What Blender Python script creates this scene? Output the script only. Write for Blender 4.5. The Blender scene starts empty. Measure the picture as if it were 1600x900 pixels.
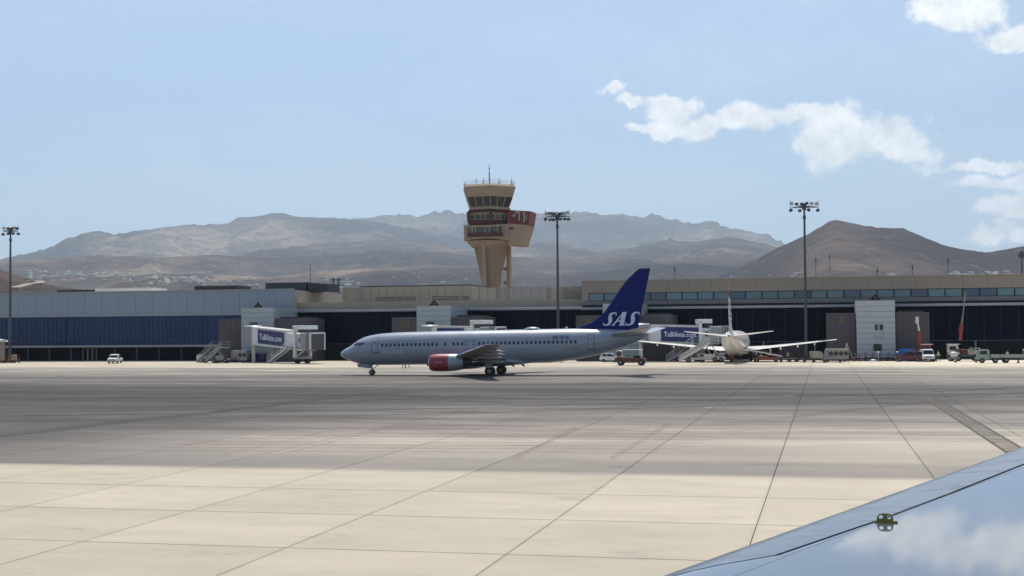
import bpy, bmesh, math, random
import numpy as np
from mathutils import Vector, Matrix
from math import sin, cos, pi, radians as R_

random.seed(4)
SC = bpy.context.scene
COL = SC.collection

# ------------------------------------------------------------------ camera, world, sun, exposure
FPX, EYE = 2110.0, 5.1                    # focal length in photo pixels (1600 wide), eye height in metres
YAW, PITCH, ROLL = math.atan(487/FPX), math.atan(69.5/FPX), 0.0072
_f = np.array([-sin(YAW)*cos(PITCH), cos(YAW)*cos(PITCH), sin(PITCH)])
_r0 = np.array([cos(YAW), sin(YAW), 0.0]); _u0 = np.cross(_r0, _f)
_r = _r0*cos(ROLL) - _u0*sin(ROLL); _u = _r0*sin(ROLL) + _u0*cos(ROLL)
cam_d = bpy.data.cameras.new("camera"); cam = bpy.data.objects.new("camera", cam_d); COL.objects.link(cam)
cam_d.sensor_width = 36.0; cam_d.lens = 36.0*FPX/1600.0
cam_d.clip_start = 0.05; cam_d.clip_end = 60000
cam.matrix_world = Matrix(((_r[0], _u[0], -_f[0], 0), (_r[1], _u[1], -_f[1], 0), (_r[2], _u[2], -_f[2], EYE), (0, 0, 0, 1)))
SC.camera = cam
SC.view_settings.view_transform = 'Standard'; SC.view_settings.look = 'None'
SC.view_settings.exposure = 0.12; SC.view_settings.gamma = 1.0

SUN_EL, SUN_AZ = R_(61), R_(-14)          # azimuth from +Y, negative is to the left
sd = Vector((sin(SUN_AZ)*cos(SUN_EL), cos(SUN_AZ)*cos(SUN_EL), sin(SUN_EL)))
sun_d = bpy.data.lights.new("sun", 'SUN'); sun = bpy.data.objects.new("sun", sun_d); COL.objects.link(sun)
sun_d.energy = 4.7; sun_d.angle = R_(0.5); sun_d.color = (1.0, 0.955, 0.88)
sun.rotation_euler = sd.to_track_quat('Z', 'Y').to_euler()

# ------------------------------------------------------------------ placing helpers (a photo pixel -> a real point)
def ray(px, py):
    return _f + _r*((px-800)/FPX) - _u*((py-450)/FPX)
def at(px, py, Y):
    d = ray(px, py); t = Y/d[1]
    return Vector((d[0]*t, Y, EYE + d[2]*t))
def ground(px, py, z=0.0):
    d = ray(px, py); t = (z-EYE)/d[2]
    return Vector((d[0]*t, d[1]*t, z))

# ------------------------------------------------------------------ node helper
class NT:
    def __init__(s, tree): s.t = tree; s.n = tree.nodes; s.l = tree.links
    def _in(s, sock, v):
        if v is None: return
        if isinstance(v, bpy.types.NodeSocket): s.l.new(v, sock)
        else:
            try: sock.default_value = v
            except Exception: sock.default_value = (v[0], v[1], v[2], 1.0)
    def math(s, op, a, b=None, clamp=False):
        k = s.n.new('ShaderNodeMath'); k.operation = op; k.use_clamp = clamp
        s._in(k.inputs[0], a); s._in(k.inputs[1], b); return k.outputs[0]
    def vmath(s, op, a, b=None, scale=None):
        k = s.n.new('ShaderNodeVectorMath'); k.operation = op
        s._in(k.inputs[0], a); s._in(k.inputs[1], b)
        if scale is not None: s._in(k.inputs['Scale'], scale)
        return k.outputs['Value'] if op in ('DOT_PRODUCT', 'LENGTH', 'DISTANCE') else k.outputs[0]
    def noise(s, vec, scale, detail=4, rough=0.55, color=False):
        k = s.n.new('ShaderNodeTexNoise'); s._in(k.inputs['Vector'], vec)
        k.inputs['Scale'].default_value = scale; k.inputs['Detail'].default_value = detail
        k.inputs['Roughness'].default_value = rough
        return k.outputs['Color'] if color else k.outputs['Fac']
    def mix(s, f, a, b, mode='MIX'):
        k = s.n.new('ShaderNodeMix'); k.data_type = 'RGBA'; k.blend_type = mode
        s._in(k.inputs[0], f); s._in(k.inputs[6], a); s._in(k.inputs[7], b); return k.outputs[2]
    def ramp(s, f, pts):
        k = s.n.new('ShaderNodeValToRGB'); e = k.color_ramp.elements
        while len(e) > 1: e.remove(e[-1])
        for i, (p, c) in enumerate(pts):
            q = e[0] if i == 0 else e.new(p)
            q.position = p; q.color = (c, c, c, 1) if isinstance(c, (int, float)) else (*c, 1)
        s._in(k.inputs[0], f); return k.outputs[0]
    def rng(s, v, a, b, c=0.0, d=1.0, smooth=False):
        k = s.n.new('ShaderNodeMapRange'); k.interpolation_type = 'SMOOTHSTEP' if smooth else 'LINEAR'
        s._in(k.inputs[0], v)
        for i, q in enumerate((a, b, c, d)): s._in(k.inputs[i+1], q)
        return k.outputs[0]
    def sep(s, v):
        k = s.n.new('ShaderNodeSeparateXYZ'); s._in(k.inputs[0], v); return k.outputs
    def comb(s, x, y, z):
        k = s.n.new('ShaderNodeCombineXYZ')
        for i, q in enumerate((x, y, z)): s._in(k.inputs[i], q)
        return k.outputs[0]
    def scalev(s, v, xyz): return s.vmath('MULTIPLY', v, xyz)
    def bump(s, h, strength, dist=0.02):
        k = s.n.new('ShaderNodeBump'); s._in(k.inputs['Height'], h)
        k.inputs['Strength'].default_value = strength; k.inputs['Distance'].default_value = dist
        return k.outputs[0]

# ------------------------------------------------------------------ sky with clouds (direction-based, all round)
world = bpy.data.worlds.new("World"); SC.world = world; world.use_nodes = True
w = NT(world.node_tree); w.n.clear()
sky = w.n.new('ShaderNodeTexSky'); sky.sky_type = 'NISHITA'; sky.sun_disc = False
sky.sun_elevation = SUN_EL; sky.sun_rotation = SUN_AZ
sky.air_density = 1.0; sky.dust_density = 1.6; sky.ozone_density = 1.6; sky.altitude = 20
tc = w.n.new('ShaderNodeTexCoord'); D = tc.outputs['Generated']
warp = w.vmath('SCALE', w.vmath('SUBTRACT', w.noise(D, 26, 7, 0.62, True), (0.5, 0.5, 0.5)), None, 0.034)
DW = w.vmath('ADD', D, warp)
def blob(px, py, rx, ry, tilt=0.0):
    """soft ellipse of cloud round a direction; radii in photo pixels"""
    d = ray(px, py); d = d/np.linalg.norm(d)
    h = np.array([d[1], -d[0], 0.0]); h /= np.linalg.norm(h); v = np.cross(h, d)
    a = h*cos(tilt) - v*sin(tilt); b = h*sin(tilt) + v*cos(tilt)
    rel = w.vmath('SUBTRACT', DW, tuple(float(q) for q in d))
    ea = w.math('MULTIPLY', w.vmath('DOT_PRODUCT', rel, tuple(float(q) for q in a)), float(FPX/rx))
    eb = w.math('MULTIPLY', w.vmath('DOT_PRODUCT', rel, tuple(float(q) for q in b)), float(FPX/ry))
    s2 = w.math('ADD', w.math('MULTIPLY', ea, ea), w.math('MULTIPLY', eb, eb))
    front = w.math('GREATER_THAN', w.vmath('DOT_PRODUCT', D, tuple(float(q) for q in d)), 0.0)
    return w.math('MULTIPLY', w.math('SUBTRACT', 1.0, w.math('SQRT', s2)), front)
BL = [(962, 143, 30, 14, -.2), (992, 160, 26, 14, .1), (1000, 194, 28, 11, .1), (1055, 168, 55, 22, .05), (1050, 198, 45, 22, -.1),
      (1100, 195, 50, 26, -.2), (1165, 180, 62, 30, 0), (1250, 178, 55, 22, 0), (1310, 195, 80, 36, .12), (1335, 215, 115, 58, .10), (1410, 238, 90, 32, .1),
      (1300, 225, 75, 34, .05), (1505, 18, 78, 40, .1), (1475, 5, 40, 18, 0), (1595, 52, 70, 26, -.1), (1535, 262, 92, 13, .03), (1550, 289, 95, 17, .03),
      (1592, 322, 78, 20, -.15), (1540, 372, 50, 16, .1), (1602, 366, 50, 22, 0), (1700, 300, 140, 60, .1), (1800, 60, 120, 45, .1), (1950, 200, 160, 50, 0),
      (1380, -150, 130, 40, .1), (1560, -230, 190, 55, -.1), (1250, -330, 150, 45, .1), (1700, -420, 220, 60, 0), (1420, -480, 140, 40, 0), (2200, 120, 170, 60, .1), (2350, 330, 220, 60, 0), (-900, 200, 160, 40, .1), (-1300, 60, 200, 70, 0)]
field = None
for b_ in BL:
    q = blob(*b_); field = q if field is None else w.math('MAXIMUM', field, q)
fine = w.noise(D, 48, 10, 0.62)
fld = w.math('ADD', field, w.math('MULTIPLY', w.math('SUBTRACT', fine, 0.5), 1.5))
cm = w.rng(fld, 0.0, 0.50, 0, 1, True)
# scattered fair-weather clouds elsewhere (behind and beside the camera)
sx, sy, sz = w.sep(D)[:3]
zz = w.math('ADD', w.math('MAXIMUM', sz, 0.0), 0.18)
cp = w.comb(w.math('DIVIDE', sx, zz), w.math('DIVIDE', sy, zz), 0.3)
sc = w.noise(cp, 1.1, 8, 0.58)
away = w.rng(w.vmath('DOT_PRODUCT', D, tuple(float(q) for q in _f)), 0.80, 0.55, 0, 1, True)
up = w.rng(sz, 0.02, 0.10, 0, 1, True)
cs = w.math('MULTIPLY', w.math('MULTIPLY', w.rng(sc, 0.56, 0.70, 0, 0.85, True), away), up)
# a faint veil of thin cloud
veil = w.math('MULTIPLY', w.rng(w.noise(w.scalev(D, (1.0, 1.0, 3.5)), 2.4, 6, 0.6), 0.40, 0.75, 0, 1, True), 0.16)
cmask = w.math('MAXIMUM', w.math('MULTIPLY', cm, 0.93), w.math('MAXIMUM', cs, veil))
relief = w.math('SUBTRACT', w.noise(D, 34, 8, 0.62), w.noise(w.vmath('ADD', D, (0.003, 0.0, 0.007)), 34, 8, 0.62))
shade = w.math('MULTIPLY', w.rng(relief, -0.16, 0.16, 0.74, 1.10), w.rng(w.noise(D, 20, 5, 0.6), 0.35, 0.65, 0.90, 1.03))
ccol = w.mix(1.0, (12.4, 12.1, 11.6), shade, 'MULTIPLY')
# thin high moisture lifts and desaturates the blue
lift = w.mix(w.rng(sz, .12, .55, .55, .10, True), sky.outputs[0], (3.2, 5.3, 8.4))
hz = w.rng(sz, 0.0, 0.17, 1.0, 0.0, True)
lift = w.mix(w.math('MULTIPLY', hz, 0.62), lift, (6.4, 7.5, 8.1))
scol = w.mix(cmask, lift, ccol)
bg = w.n.new('ShaderNodeBackground'); bg.inputs['Strength'].default_value = 0.1
w.l.new(scol, bg.inputs[0])
wo = w.n.new('ShaderNodeOutputWorld'); w.l.new(bg.outputs[0], wo.inputs[0])

# ------------------------------------------------------------------ materials
MATS = {}
def mat(name, col, rough=0.6, metal=0.0, var=0.10, scale=2.0, bump=0.0, coat=0.0, spec=0.5, dirt=0.0, emit=None, stretch=(1, 1, 1)):
    if name in MATS: return MATS[name]
    m = bpy.data.materials.new(name); m.use_nodes = True
    t = NT(m.node_tree); p = m.node_tree.nodes['Principled BSDF']
    co = t.n.new('ShaderNodeTexCoord').outputs['Object']
    v = t.scalev(co, stretch)
    n1 = t.noise(v, scale, 5, 0.6)
    k = t.rng(n1, 0.25, 0.75, 1-var, 1+var)
    c = t.mix(1.0, (*col, 1), k, 'MULTIPLY')
    if dirt:
        dn = t.rng(t.noise(t.scalev(co, (1.0, 1.0, 0.35)), scale*0.6, 7, 0.65), 0.5, 0.75, 0, dirt, True)
        c = t.mix(dn, c, (0.09, 0.075, 0.06, 1))
    t._in(p.inputs['Base Color'], c)
    t._in(p.inputs['Roughness'], t.rng(n1, 0.2, 0.8, max(0.02, rough-0.06), min(1, rough+0.08)))
    p.inputs['Metallic'].default_value = metal
    p.inputs['Specular IOR Level'].default_value = spec
    if coat: p.inputs['Coat Weight'].default_value = coat; p.inputs['Coat Roughness'].default_value = 0.06
    if bump: t._in(p.inputs['Normal'], t.bump(t.noise(co, scale*8, 6, 0.6), bump, 0.02))
    MATS[name] = m; return m

M = dict(
    white=('white_paint', (.62, .63, .63), .42, 0, .06, 1.5, 0, .2, .5, .12), offwhite=('offwhite_paint', (.62, .60, .55), .5, 0, .08, 1.5, 0, 0, .5, .2),
    planegrey=('fuselage_paint', (.225, .265, .32), .30, .0, .04, .35, 0, .5, .5, .05),
    plane_white=('white_fuselage_paint', (.78, .76, .72), .33, 0, .05, .5, 0, .4, .5, .10),
    wingmetal=('wing_paint', (.27, .26, .26), .42, .15, .08, .8, 0, 0, .5, .12), baremetal=('bare_metal', (.62, .63, .65), .28, .9, .05, 2),
    navy=('tail_blue', (.0015, .007, .115), .4, 0, .05, .3, 0, 0, .25), red_nac=('engine_red', (.21, .014, .028), .35, 0, .06, .8, 0, .3),
    silver=('nacelle_silver', (.24, .28, .30), .35, .3, .05, 1), black=('black_rubber', (.022, .022, .024), .8, 0, .15, 6, .2), darkmetal=('dark_metal', (.06, .06, .065), .5, .4, .15, 4),
    grey=('grey_metal', (.26, .27, .28), .5, .3, .1, 3), glassdark=('dark_window', (.006, .009, .018), .08, 0, .1, 2, 0, 0, .6),
    letter=('pale_lettering', (.60, .66, .74), .4, 0, .02, 1), airl=('faint_lettering', (.40, .45, .51), .4, 0, .02, 1), seam=('door_seam_dark', (.05, .065, .09), .6, 0, .02, 1), reg=('grey_lettering', (.13, .16, .20), .5, 0, .02, 1),
    signblue=('sign_blue', (.018, .016, .11), .45, 0, .08, 2), redpaint=('red_paint', (.22, .028, .02), .45, 0, .15, 2, 0, .1, .5, .15), darkred=('dull_red_paint', (.115, .028, .022), .55, 0, .2, 2, 0, 0, .5, .2),
    orange=('orange_paint', (.24, .10, .06), .5, 0, .1, 2), cream=('cream_paint', (.34, .315, .26), .55, 0, .08, 2, 0, 0, .5, .25), yellow=('yellow_paint', (.50, .33, .03), .5, 0, .08, 2),
    palegreen=('pale_green_paint', (.25, .30, .24), .5, 0, .08, 2, 0, 0, .5, .15), tarp=('tarpaulin_blue', (.03, .12, .42), .6, 0, .1, 2), hivis=('hi_vis_yellow', (.38, .48, .14), .7, 0, .08, 8),
    skin=('skin', (.42, .24, .17), .6, 0, .05, 8), cloth=('dark_cloth', (.035, .04, .06), .85, 0, .15, 8), hair=('hair', (.03, .02, .015), .8, 0, .1, 10),
    pole=('pole_galvanised', (.09, .09, .10), .55, .5, .12, 1.5), lamp=('lamp_housing', (.07, .075, .085), .4, .5, .1, 3), lens=('lamp_lens', (.40, .45, .48), .15, 0, .05, 3),
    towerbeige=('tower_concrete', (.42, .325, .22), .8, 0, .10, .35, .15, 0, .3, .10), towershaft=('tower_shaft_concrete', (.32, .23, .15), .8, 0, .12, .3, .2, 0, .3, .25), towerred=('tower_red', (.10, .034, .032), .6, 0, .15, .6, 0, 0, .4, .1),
    towerwhite=('tower_frame', (.5, .48, .42), .6, 0, .05, 1), towerglass=('tower_glass', (.015, .02, .025), .06, 0, .1, .5, 0, 0, .8), towerglass2=('tower_green_glass', (.07, .09, .06), .1, 0, .35, .3, 0, 0, .8),
    louvre=('metal_cladding_blue', (.235, .285, .34), .45, .15, .06, .15, 0, 0, .5, .08), beigewall=('beige_cladding', (.30, .255, .205), .75, 0, .07, .3, .1, 0, .3, .12),
    beigelight=('beige_light_cladding', (.38, .33, .26), .75, 0, .08, .3, .1, 0, .3, .12), greywall=('grey_fascia', (.17, .165, .165), .6, 0, .10, .4, 0, 0, .4, .15),
    eave=('eave_metal', (.30, .31, .33), .45, .3, .08, .5, 0, 0, .5, .1), annex=('annex_grey', (.085, .077, .083), .7, 0, .08, .4, .1, 0, .3, .12), gatewhite=('gate_cladding', (.33, .38, .40), .45, .1, .06, .3, 0, 0, .5, .08),
    gatelight=('gate_light_cladding', (.42, .44, .46), .5, .1, .06, .3, 0, 0, .5, .08),
    roofdark=('roof_dark', (.03, .035, .045), .7, 0, .15, .5), roof=('roof_membrane', (.32, .30, .27), .8, 0, .1, .3), number=('number_yellow', (.17, .115, .035), .6, 0, .1, 2),
    deepdark=('interior_dark', (.009, .009, .012), .9, 0, .2, .3), frame=('dark_frame', (.008, .011, .02), .4, .3, .1, 2), mull=('mullion_metal', (.055, .085, .14), .4, .4, .1, 2),
    paintwhite=('road_paint_white', (.55, .54, .50), .8, 0, .3, 1.2, 0, 0, .3, .35), olive=('hook_olive', (.19, .16, .02), .35, .2, .12, 40, .1, .1), farwhite=('far_house_white', (.85, .80, .70), .8, 0, .2, .05), fartan=('far_house_tan', (.42, .33, .25), .8, 0, .2, .05),
)
for k_, a_ in list(M.items()): M[k_] = mat(*a_)

def glassmat(name, col, rough, spec, varx, pane=None, tint=None):
    """curtain-wall glass: one even tint per pane with a little difference from pane to pane"""
    m = bpy.data.materials.new(name); m.use_nodes = True
    t = NT(m.node_tree); p = m.node_tree.nodes['Principled BSDF']
    oi = t.n.new('ShaderNodeObjectInfo').outputs['Random']
    co = t.n.new('ShaderNodeNewGeometry').outputs['Position']
    k = t.rng(oi, 0, 1, 1-varx, 1+varx)
    k = t.math('MULTIPLY', k, t.rng(t.noise(co, 0.06, 3, 0.5), 0.3, 0.7, 0.80, 1.2))
    c = t.mix(1.0, (*col, 1), k, 'MULTIPLY')
    if tint: c = t.mix(t.math('GREATER_THAN', oi, 0.72), c, (*tint, 1))
    t._in(p.inputs['Base Color'], c)
    p.inputs['Roughness'].default_value = rough; p.inputs['Specular IOR Level'].default_value = spec
    t._in(p.inputs['Normal'], t.bump(t.noise(co, 0.25, 2, 0.5), 0.12, 0.05))
    return m
M['blueglass'] = glassmat('blue_curtain_glass', (.0045, .026, .095), .08, .30, .22)
M['blackglass'] = glassmat('dark_curtain_glass', (.0016, .0035, .016), .16, .06, .12)
M['stripglass'] = glassmat('green_blue_strip_glass', (.085, .165, .19), .06, .75, .22, tint=(.03, .06, .11))

# ------------------------------------------------------------------ mesh builder
class MB:
    def __init__(s): s.bm = bmesh.new()
    def face(s, pts):
        vs = [s.bm.verts.new(p) for p in pts]
        return s.bm.faces.new(vs)
    def box(s, x0, x1, y0, y1, z0, z1):
        v = [s.bm.verts.new((x, y, z)) for x in (x0, x1) for y in (y0, y1) for z in (z0, z1)]
        for f in ((0, 1, 3, 2), (4, 6, 7, 5), (0, 4, 5, 1), (2, 3, 7, 6), (0, 2, 6, 4), (1, 5, 7, 3)):
            s.bm.faces.new([v[i] for i in f])
        return s
    def hexa(s, c):   # 8 corners: bottom 4 (ccw), top 4
        v = [s.bm.verts.new(p) for p in c]
        for f in ((3, 2, 1, 0), (4, 5, 6, 7), (0, 1, 5, 4), (1, 2, 6, 5), (2, 3, 7, 6), (3, 0, 4, 7)):
            s.bm.faces.new([v[i] for i in f])
        return s
    def tube(s, p0, p1, r, n=8, r2=None, cap=True):
        p0, p1 = Vector(p0), Vector(p1); d = (p1-p0)
        if d.length < 1e-6: return s
        z = d.normalized(); x = z.orthogonal().normalized(); y = z.cross(x)
        r2 = r if r2 is None else r2
        a = [s.bm.verts.new(p0 + (x*cos(2*pi*i/n)+y*sin(2*pi*i/n))*r) for i in range(n)]
        b = [s.bm.verts.new(p1 + (x*cos(2*pi*i/n)+y*sin(2*pi*i/n))*r2) for i in range(n)]
        for i in range(n): s.bm.faces.new((a[i], a[(i+1) % n], b[(i+1) % n], b[i]))
        if cap: s.bm.faces.new(a[::-1]); s.bm.faces.new(b)
        return s
    def bar(s, p0, p1, w_, h_):
        """rectangular bar, w_ across, h_ upright"""
        p0, p1 = Vector(p0), Vector(p1); z = (p1-p0).normalized()
        x = z.cross(Vector((0, 0, 1)))
        x = Vector((1, 0, 0)) if x.length < 1e-4 else x.normalized()
        y = x.cross(z)
        c = [p + x*a*w_/2 + y*b*h_/2 for p in (p0, p1) for a, b in ((-1, -1), (1, -1), (1, 1), (-1, 1))]
        return s.hexa(c)
    def loft(s, rings, cap=True, closed=True):
        vr = [[s.bm.verts.new(p) for p in r] for r in rings]
        n = len(vr[0])
        for a, b in zip(vr, vr[1:]):
            for i in range(n if closed else n-1):
                s.bm.faces.new((a[i], a[(i+1) % n], b[(i+1) % n], b[i]))
        if cap and closed:
            s.bm.faces.new(vr[0][::-1]); s.bm.faces.new(vr[-1])
        return s
    def prism(s, prof, y0, y1, ztop=None, tuck=0.0, zlow=0.0):
        """side profile (x,z) extruded across y; sides lean in by tuck above zlow"""
        def yy(y, z):
            if not tuck or z <= zlow: return y
            m = (y0+y1)/2; k = 1 - tuck*(z-zlow)/max(1e-6, (ztop-zlow)); return m + (y-m)*k
        a = [s.bm.verts.new((x, yy(y0, z), z)) for x, z in prof]
        b = [s.bm.verts.new((x, yy(y1, z), z)) for x, z in prof]
        n = len(prof)
        for i in range(n): s.bm.faces.new((a[i], a[(i+1) % n], b[(i+1) % n], b[i]))
        s.bm.faces.new(a[::-1]); s.bm.faces.new(b)
        return s
    def lathe(s, prof, c, axis='z', n=20):
        """prof list of (radius, along)"""
        rings = []
        for r, h in prof:
            ring = []
            for i in range(n):
                a = 2*pi*i/n; u_, v_ = r*cos(a), r*sin(a)
                p = {'z': (u_, v_, h), 'x': (h, u_, v_), 'y': (v_, h, u_)}[axis]
                ring.append((c[0]+p[0], c[1]+p[1], c[2]+p[2]))
            rings.append(ring)
        return s.loft(rings)
    def add(s, verts, faces):
        vs = [s.bm.verts.new(v) for v in verts]
        for f in faces:
            try: s.bm.faces.new([vs[i] for i in f])
            except ValueError: pass
        return s
    def build(s, name, m, parent=None, smooth=False, bevel=0.0, loc=None, rot=None, seg=1):
        bmesh.ops.recalc_face_normals(s.bm, faces=s.bm.faces)
        if bevel:
            es = [e for e in s.bm.edges if len(e.link_faces) == 2 and e.calc_face_angle(0) > 0.5]
            bmesh.ops.bevel(s.bm, geom=es, offset=bevel, segments=seg, affect='EDGES', clamp_overlap=True)
        me = bpy.data.meshes.new(name); s.bm.to_mesh(me); s.bm.free()
        me.materials.append(m)
        if smooth:
            me.polygons.foreach_set('use_smooth', [True]*len(me.polygons))
            try: me.set_sharp_from_angle(angle=R_(smooth if smooth is not True else 40))
            except Exception: pass
        o = bpy.data.objects.new(name, me); COL.objects.link(o)
        if parent: o.parent = parent
        if loc is not None: o.location = loc
        if rot is not None: o.rotation_euler = rot
        return o
def thing(name, label, cat, loc=(0, 0, 0), rz=0.0, group=None):
    o = bpy.data.objects.new(name, None); COL.objects.link(o); o.empty_display_size = 0.3
    o.location = loc; o.rotation_euler = (0, 0, rz)
    return tag(o, label, cat, group)
def tag(o, label, cat, group=None):
    o['label'] = label; o['category'] = cat
    if group: o['group'] = group
    return o
def struct(o): o['kind'] = 'structure'; return o
def stuff(o): o['kind'] = 'stuff'; return o
def kids(o): return [c for c in bpy.data.objects if c.parent == o]
def copy_tree(o, loc, rz=None, label=None, group=None, _p=None):
    c = o.copy(); COL.objects.link(c)
    if _p is not None: c.parent = _p
    else:
        c.location = loc
        if rz is not None: c.rotation_euler = (0, 0, rz)
        if label: c['label'] = label
        if group: c['group'] = group
    if o.name not in KID: KID[o.name] = kids(o)
    for ch in KID[o.name]: copy_tree(ch, None, _p=c)
    return c
KID = {}
def box(name, m, parent, *b, bevel=0.0): return MB().box(*b).build(name, m, parent, bevel=bevel)
def share(o, name, parent, loc, rot=None):
    c = bpy.data.objects.new(name, o.data); COL.objects.link(c); c.parent = parent; c.location = loc
    if rot: c.rotation_euler = rot
    return c

def text_geo(body, size, bold=0.0, shear=0.0, space=1.0):
    cu = bpy.data.curves.new('t', 'FONT'); cu.body = body; cu.size = size; cu.offset = bold; cu.shear = shear
    cu.space_character = space; cu.align_x = 'CENTER'; cu.align_y = 'CENTER'; cu.resolution_u = 3
    o = bpy.data.objects.new('t', cu); COL.objects.link(o)
    dg = bpy.context.evaluated_depsgraph_get(); me = bpy.data.meshes.new_from_object(o.evaluated_get(dg))
    V = [tuple(v.co[:2]) for v in me.vertices]; Fc = [tuple(p.vertices) for p in me.polygons]
    bpy.data.objects.remove(o); bpy.data.curves.remove(cu); bpy.data.meshes.remove(me)
    return V, Fc
def pchip(xs, ys):
    xs = np.array(xs, float); ys = np.array(ys, float); h = np.diff(xs); d = np.diff(ys)/h; m_ = np.zeros_like(ys)
    for i in range(1, len(xs)-1):
        if d[i-1]*d[i] > 0: m_[i] = 3*(h[i-1]+h[i])/((2*h[i]+h[i-1])/d[i-1]+(h[i]+2*h[i-1])/d[i])
    m_[0] = d[0]; m_[-1] = d[-1]
    def f(x):
        x = min(max(x, xs[0]), xs[-1]); i = min(int(np.searchsorted(xs, x, 'right')-1), len(xs)-2)
        t = (x-xs[i])/h[i]
        return float((1+2*t)*(1-t)**2*ys[i] + t*(1-t)**2*h[i]*m_[i] + t*t*(3-2*t)*ys[i+1] + t*t*(t-1)*h[i]*m_[i+1])
    return f
# ------------------------------------------------------------------ ground sheet
GX, GY, X0, Y0 = 5.4, 5.83, -1.80, 30.4     # concrete joint spacing and one joint crossing
MATS_APRON = bpy.data.materials.new('apron_concrete')
def build_apron_mat(m):
    m.use_nodes = True; t = NT(m.node_tree); p = t.n['Principled BSDF']
    pos = t.n.new('ShaderNodeNewGeometry').outputs['Position']
    x, y, _ = t.sep(pos)[:3]
    wob = t.math('MULTIPLY', t.math('SUBTRACT', t.noise(t.scalev(pos, (.02, .045, 0)), 1.0, 5, .6), .5), 26)
    yw = t.math('ADD', y, t.math('MULTIPLY', wob, t.rng(y, 60, 90, 0, .55)))
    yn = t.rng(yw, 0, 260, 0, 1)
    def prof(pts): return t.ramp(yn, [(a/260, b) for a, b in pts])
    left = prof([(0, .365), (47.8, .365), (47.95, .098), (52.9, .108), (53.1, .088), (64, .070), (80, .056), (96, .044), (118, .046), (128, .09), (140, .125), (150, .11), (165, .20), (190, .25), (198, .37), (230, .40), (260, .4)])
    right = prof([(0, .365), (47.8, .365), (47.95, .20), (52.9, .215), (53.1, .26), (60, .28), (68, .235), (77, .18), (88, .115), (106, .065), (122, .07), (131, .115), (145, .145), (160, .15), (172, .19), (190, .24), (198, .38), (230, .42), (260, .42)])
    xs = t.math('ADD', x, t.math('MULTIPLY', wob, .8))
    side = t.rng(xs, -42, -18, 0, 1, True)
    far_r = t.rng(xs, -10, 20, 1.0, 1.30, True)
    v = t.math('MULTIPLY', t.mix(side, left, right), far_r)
    # streaks that follow the taxi direction (X), strongest in the dirty part
    st1 = t.noise(t.scalev(pos, (.030, .15, 0)), 1.0, 8, .68)
    st2 = t.noise(t.scalev(pos, (.10, 1.0, 0)), 1.0, 7, .66)
    dirty = t.rng(y, 53, 70, .0, 1.0, True)
    amp = t.math('MULTIPLY', dirty, t.rng(y, 190, 205, 1, .25))
    f1 = t.math('ADD', 1.0, t.math('MULTIPLY', t.math('MULTIPLY', t.math('SUBTRACT', st1, .5), 3.0), amp))
    f2 = t.math('ADD', 1.0, t.math('MULTIPLY', t.math('MULTIPLY', t.math('SUBTRACT', st2, .5), .9), amp))
    v = t.math('MULTIPLY', t.math('MULTIPLY', v, t.math('MAXIMUM', f1, .35)), f2)
    # rubber: long tyre arcs swinging out of the taxi lane
    def arc(cx, cy, rad, wd, a):
        d = t.vmath('DISTANCE', t.scalev(pos, (1, 1, 0)), (cx, cy, 0))
        e = t.math('ABSOLUTE', t.math('SUBTRACT', d, rad))
        return t.rng(t.math('ADD', e, t.math('MULTIPLY', t.math('SUBTRACT', st2, .5), wd*.8)), wd*.25, wd, a, 0, True)
    tr = None
    for A in ((-92, 205, 134.5, .9, .45), (-92, 205, 140.3, .7, .35), (-40, 330, 224, 1.2, .45), (-40, 330, 229.6, .8, .35), (40, 420, 318, .8, .3), (40, 420, 324.0, .8, .3),
              (20, -60, 158, .7, .35), (20, -60, 163.6, .7, .3), (-150, -10, 122, .8, .25), (-150, -10, 127.7, .8, .25)):
        q = arc(*A); tr = q if tr is None else t.math('MAXIMUM', tr, q)
    def line(p0, p1, wd, a):
        g0, g1 = ground(*p0), ground(*p1); dd = (g1-g0); L_ = dd.length; dd = dd/L_
        rel = t.vmath('SUBTRACT', pos, tuple(g0)); al_ = t.vmath('DOT_PRODUCT', rel, tuple(dd))
        ac = t.math('ABSOLUTE', t.math('ADD', t.vmath('DOT_PRODUCT', rel, (-dd.y, dd.x, 0)), t.math('MULTIPLY', t.math('SUBTRACT', st1, .5), wd*2.5)))
        e_ = t.math('MULTIPLY', t.rng(al_, -4, 6, 0, 1, True), t.rng(al_, L_-8, L_+4, 1, 0, True))
        return t.math('MULTIPLY', t.rng(ac, wd*.2, wd, a, 0, True), e_)
    for A in (((-60, 690), (300, 646), .8, .42), ((240, 655), (560, 617), 1.1, .5), ((-40, 684), (250, 650), .5, .3), ((560, 612), (900, 640), .8, .3), ((830, 618), (1130, 600), 1.0, .35), ((500, 621), (640, 613), 2.2, .45),
              ((420, 633), (760, 618), 1.4, .35), ((900, 640), (1500, 606), 1.0, .25), ((1150, 660), (1600, 612), .9, .22), ((100, 640), (520, 628), 1.6, .3)):
        tr = t.math('MAXIMUM', tr, line(*A))
    tr = t.math('MULTIPLY', tr, t.rng(y, 53.2, 60, 0, 1))
    v = t.math('MULTIPLY', v, t.math('SUBTRACT', 1.0, tr))
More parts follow.
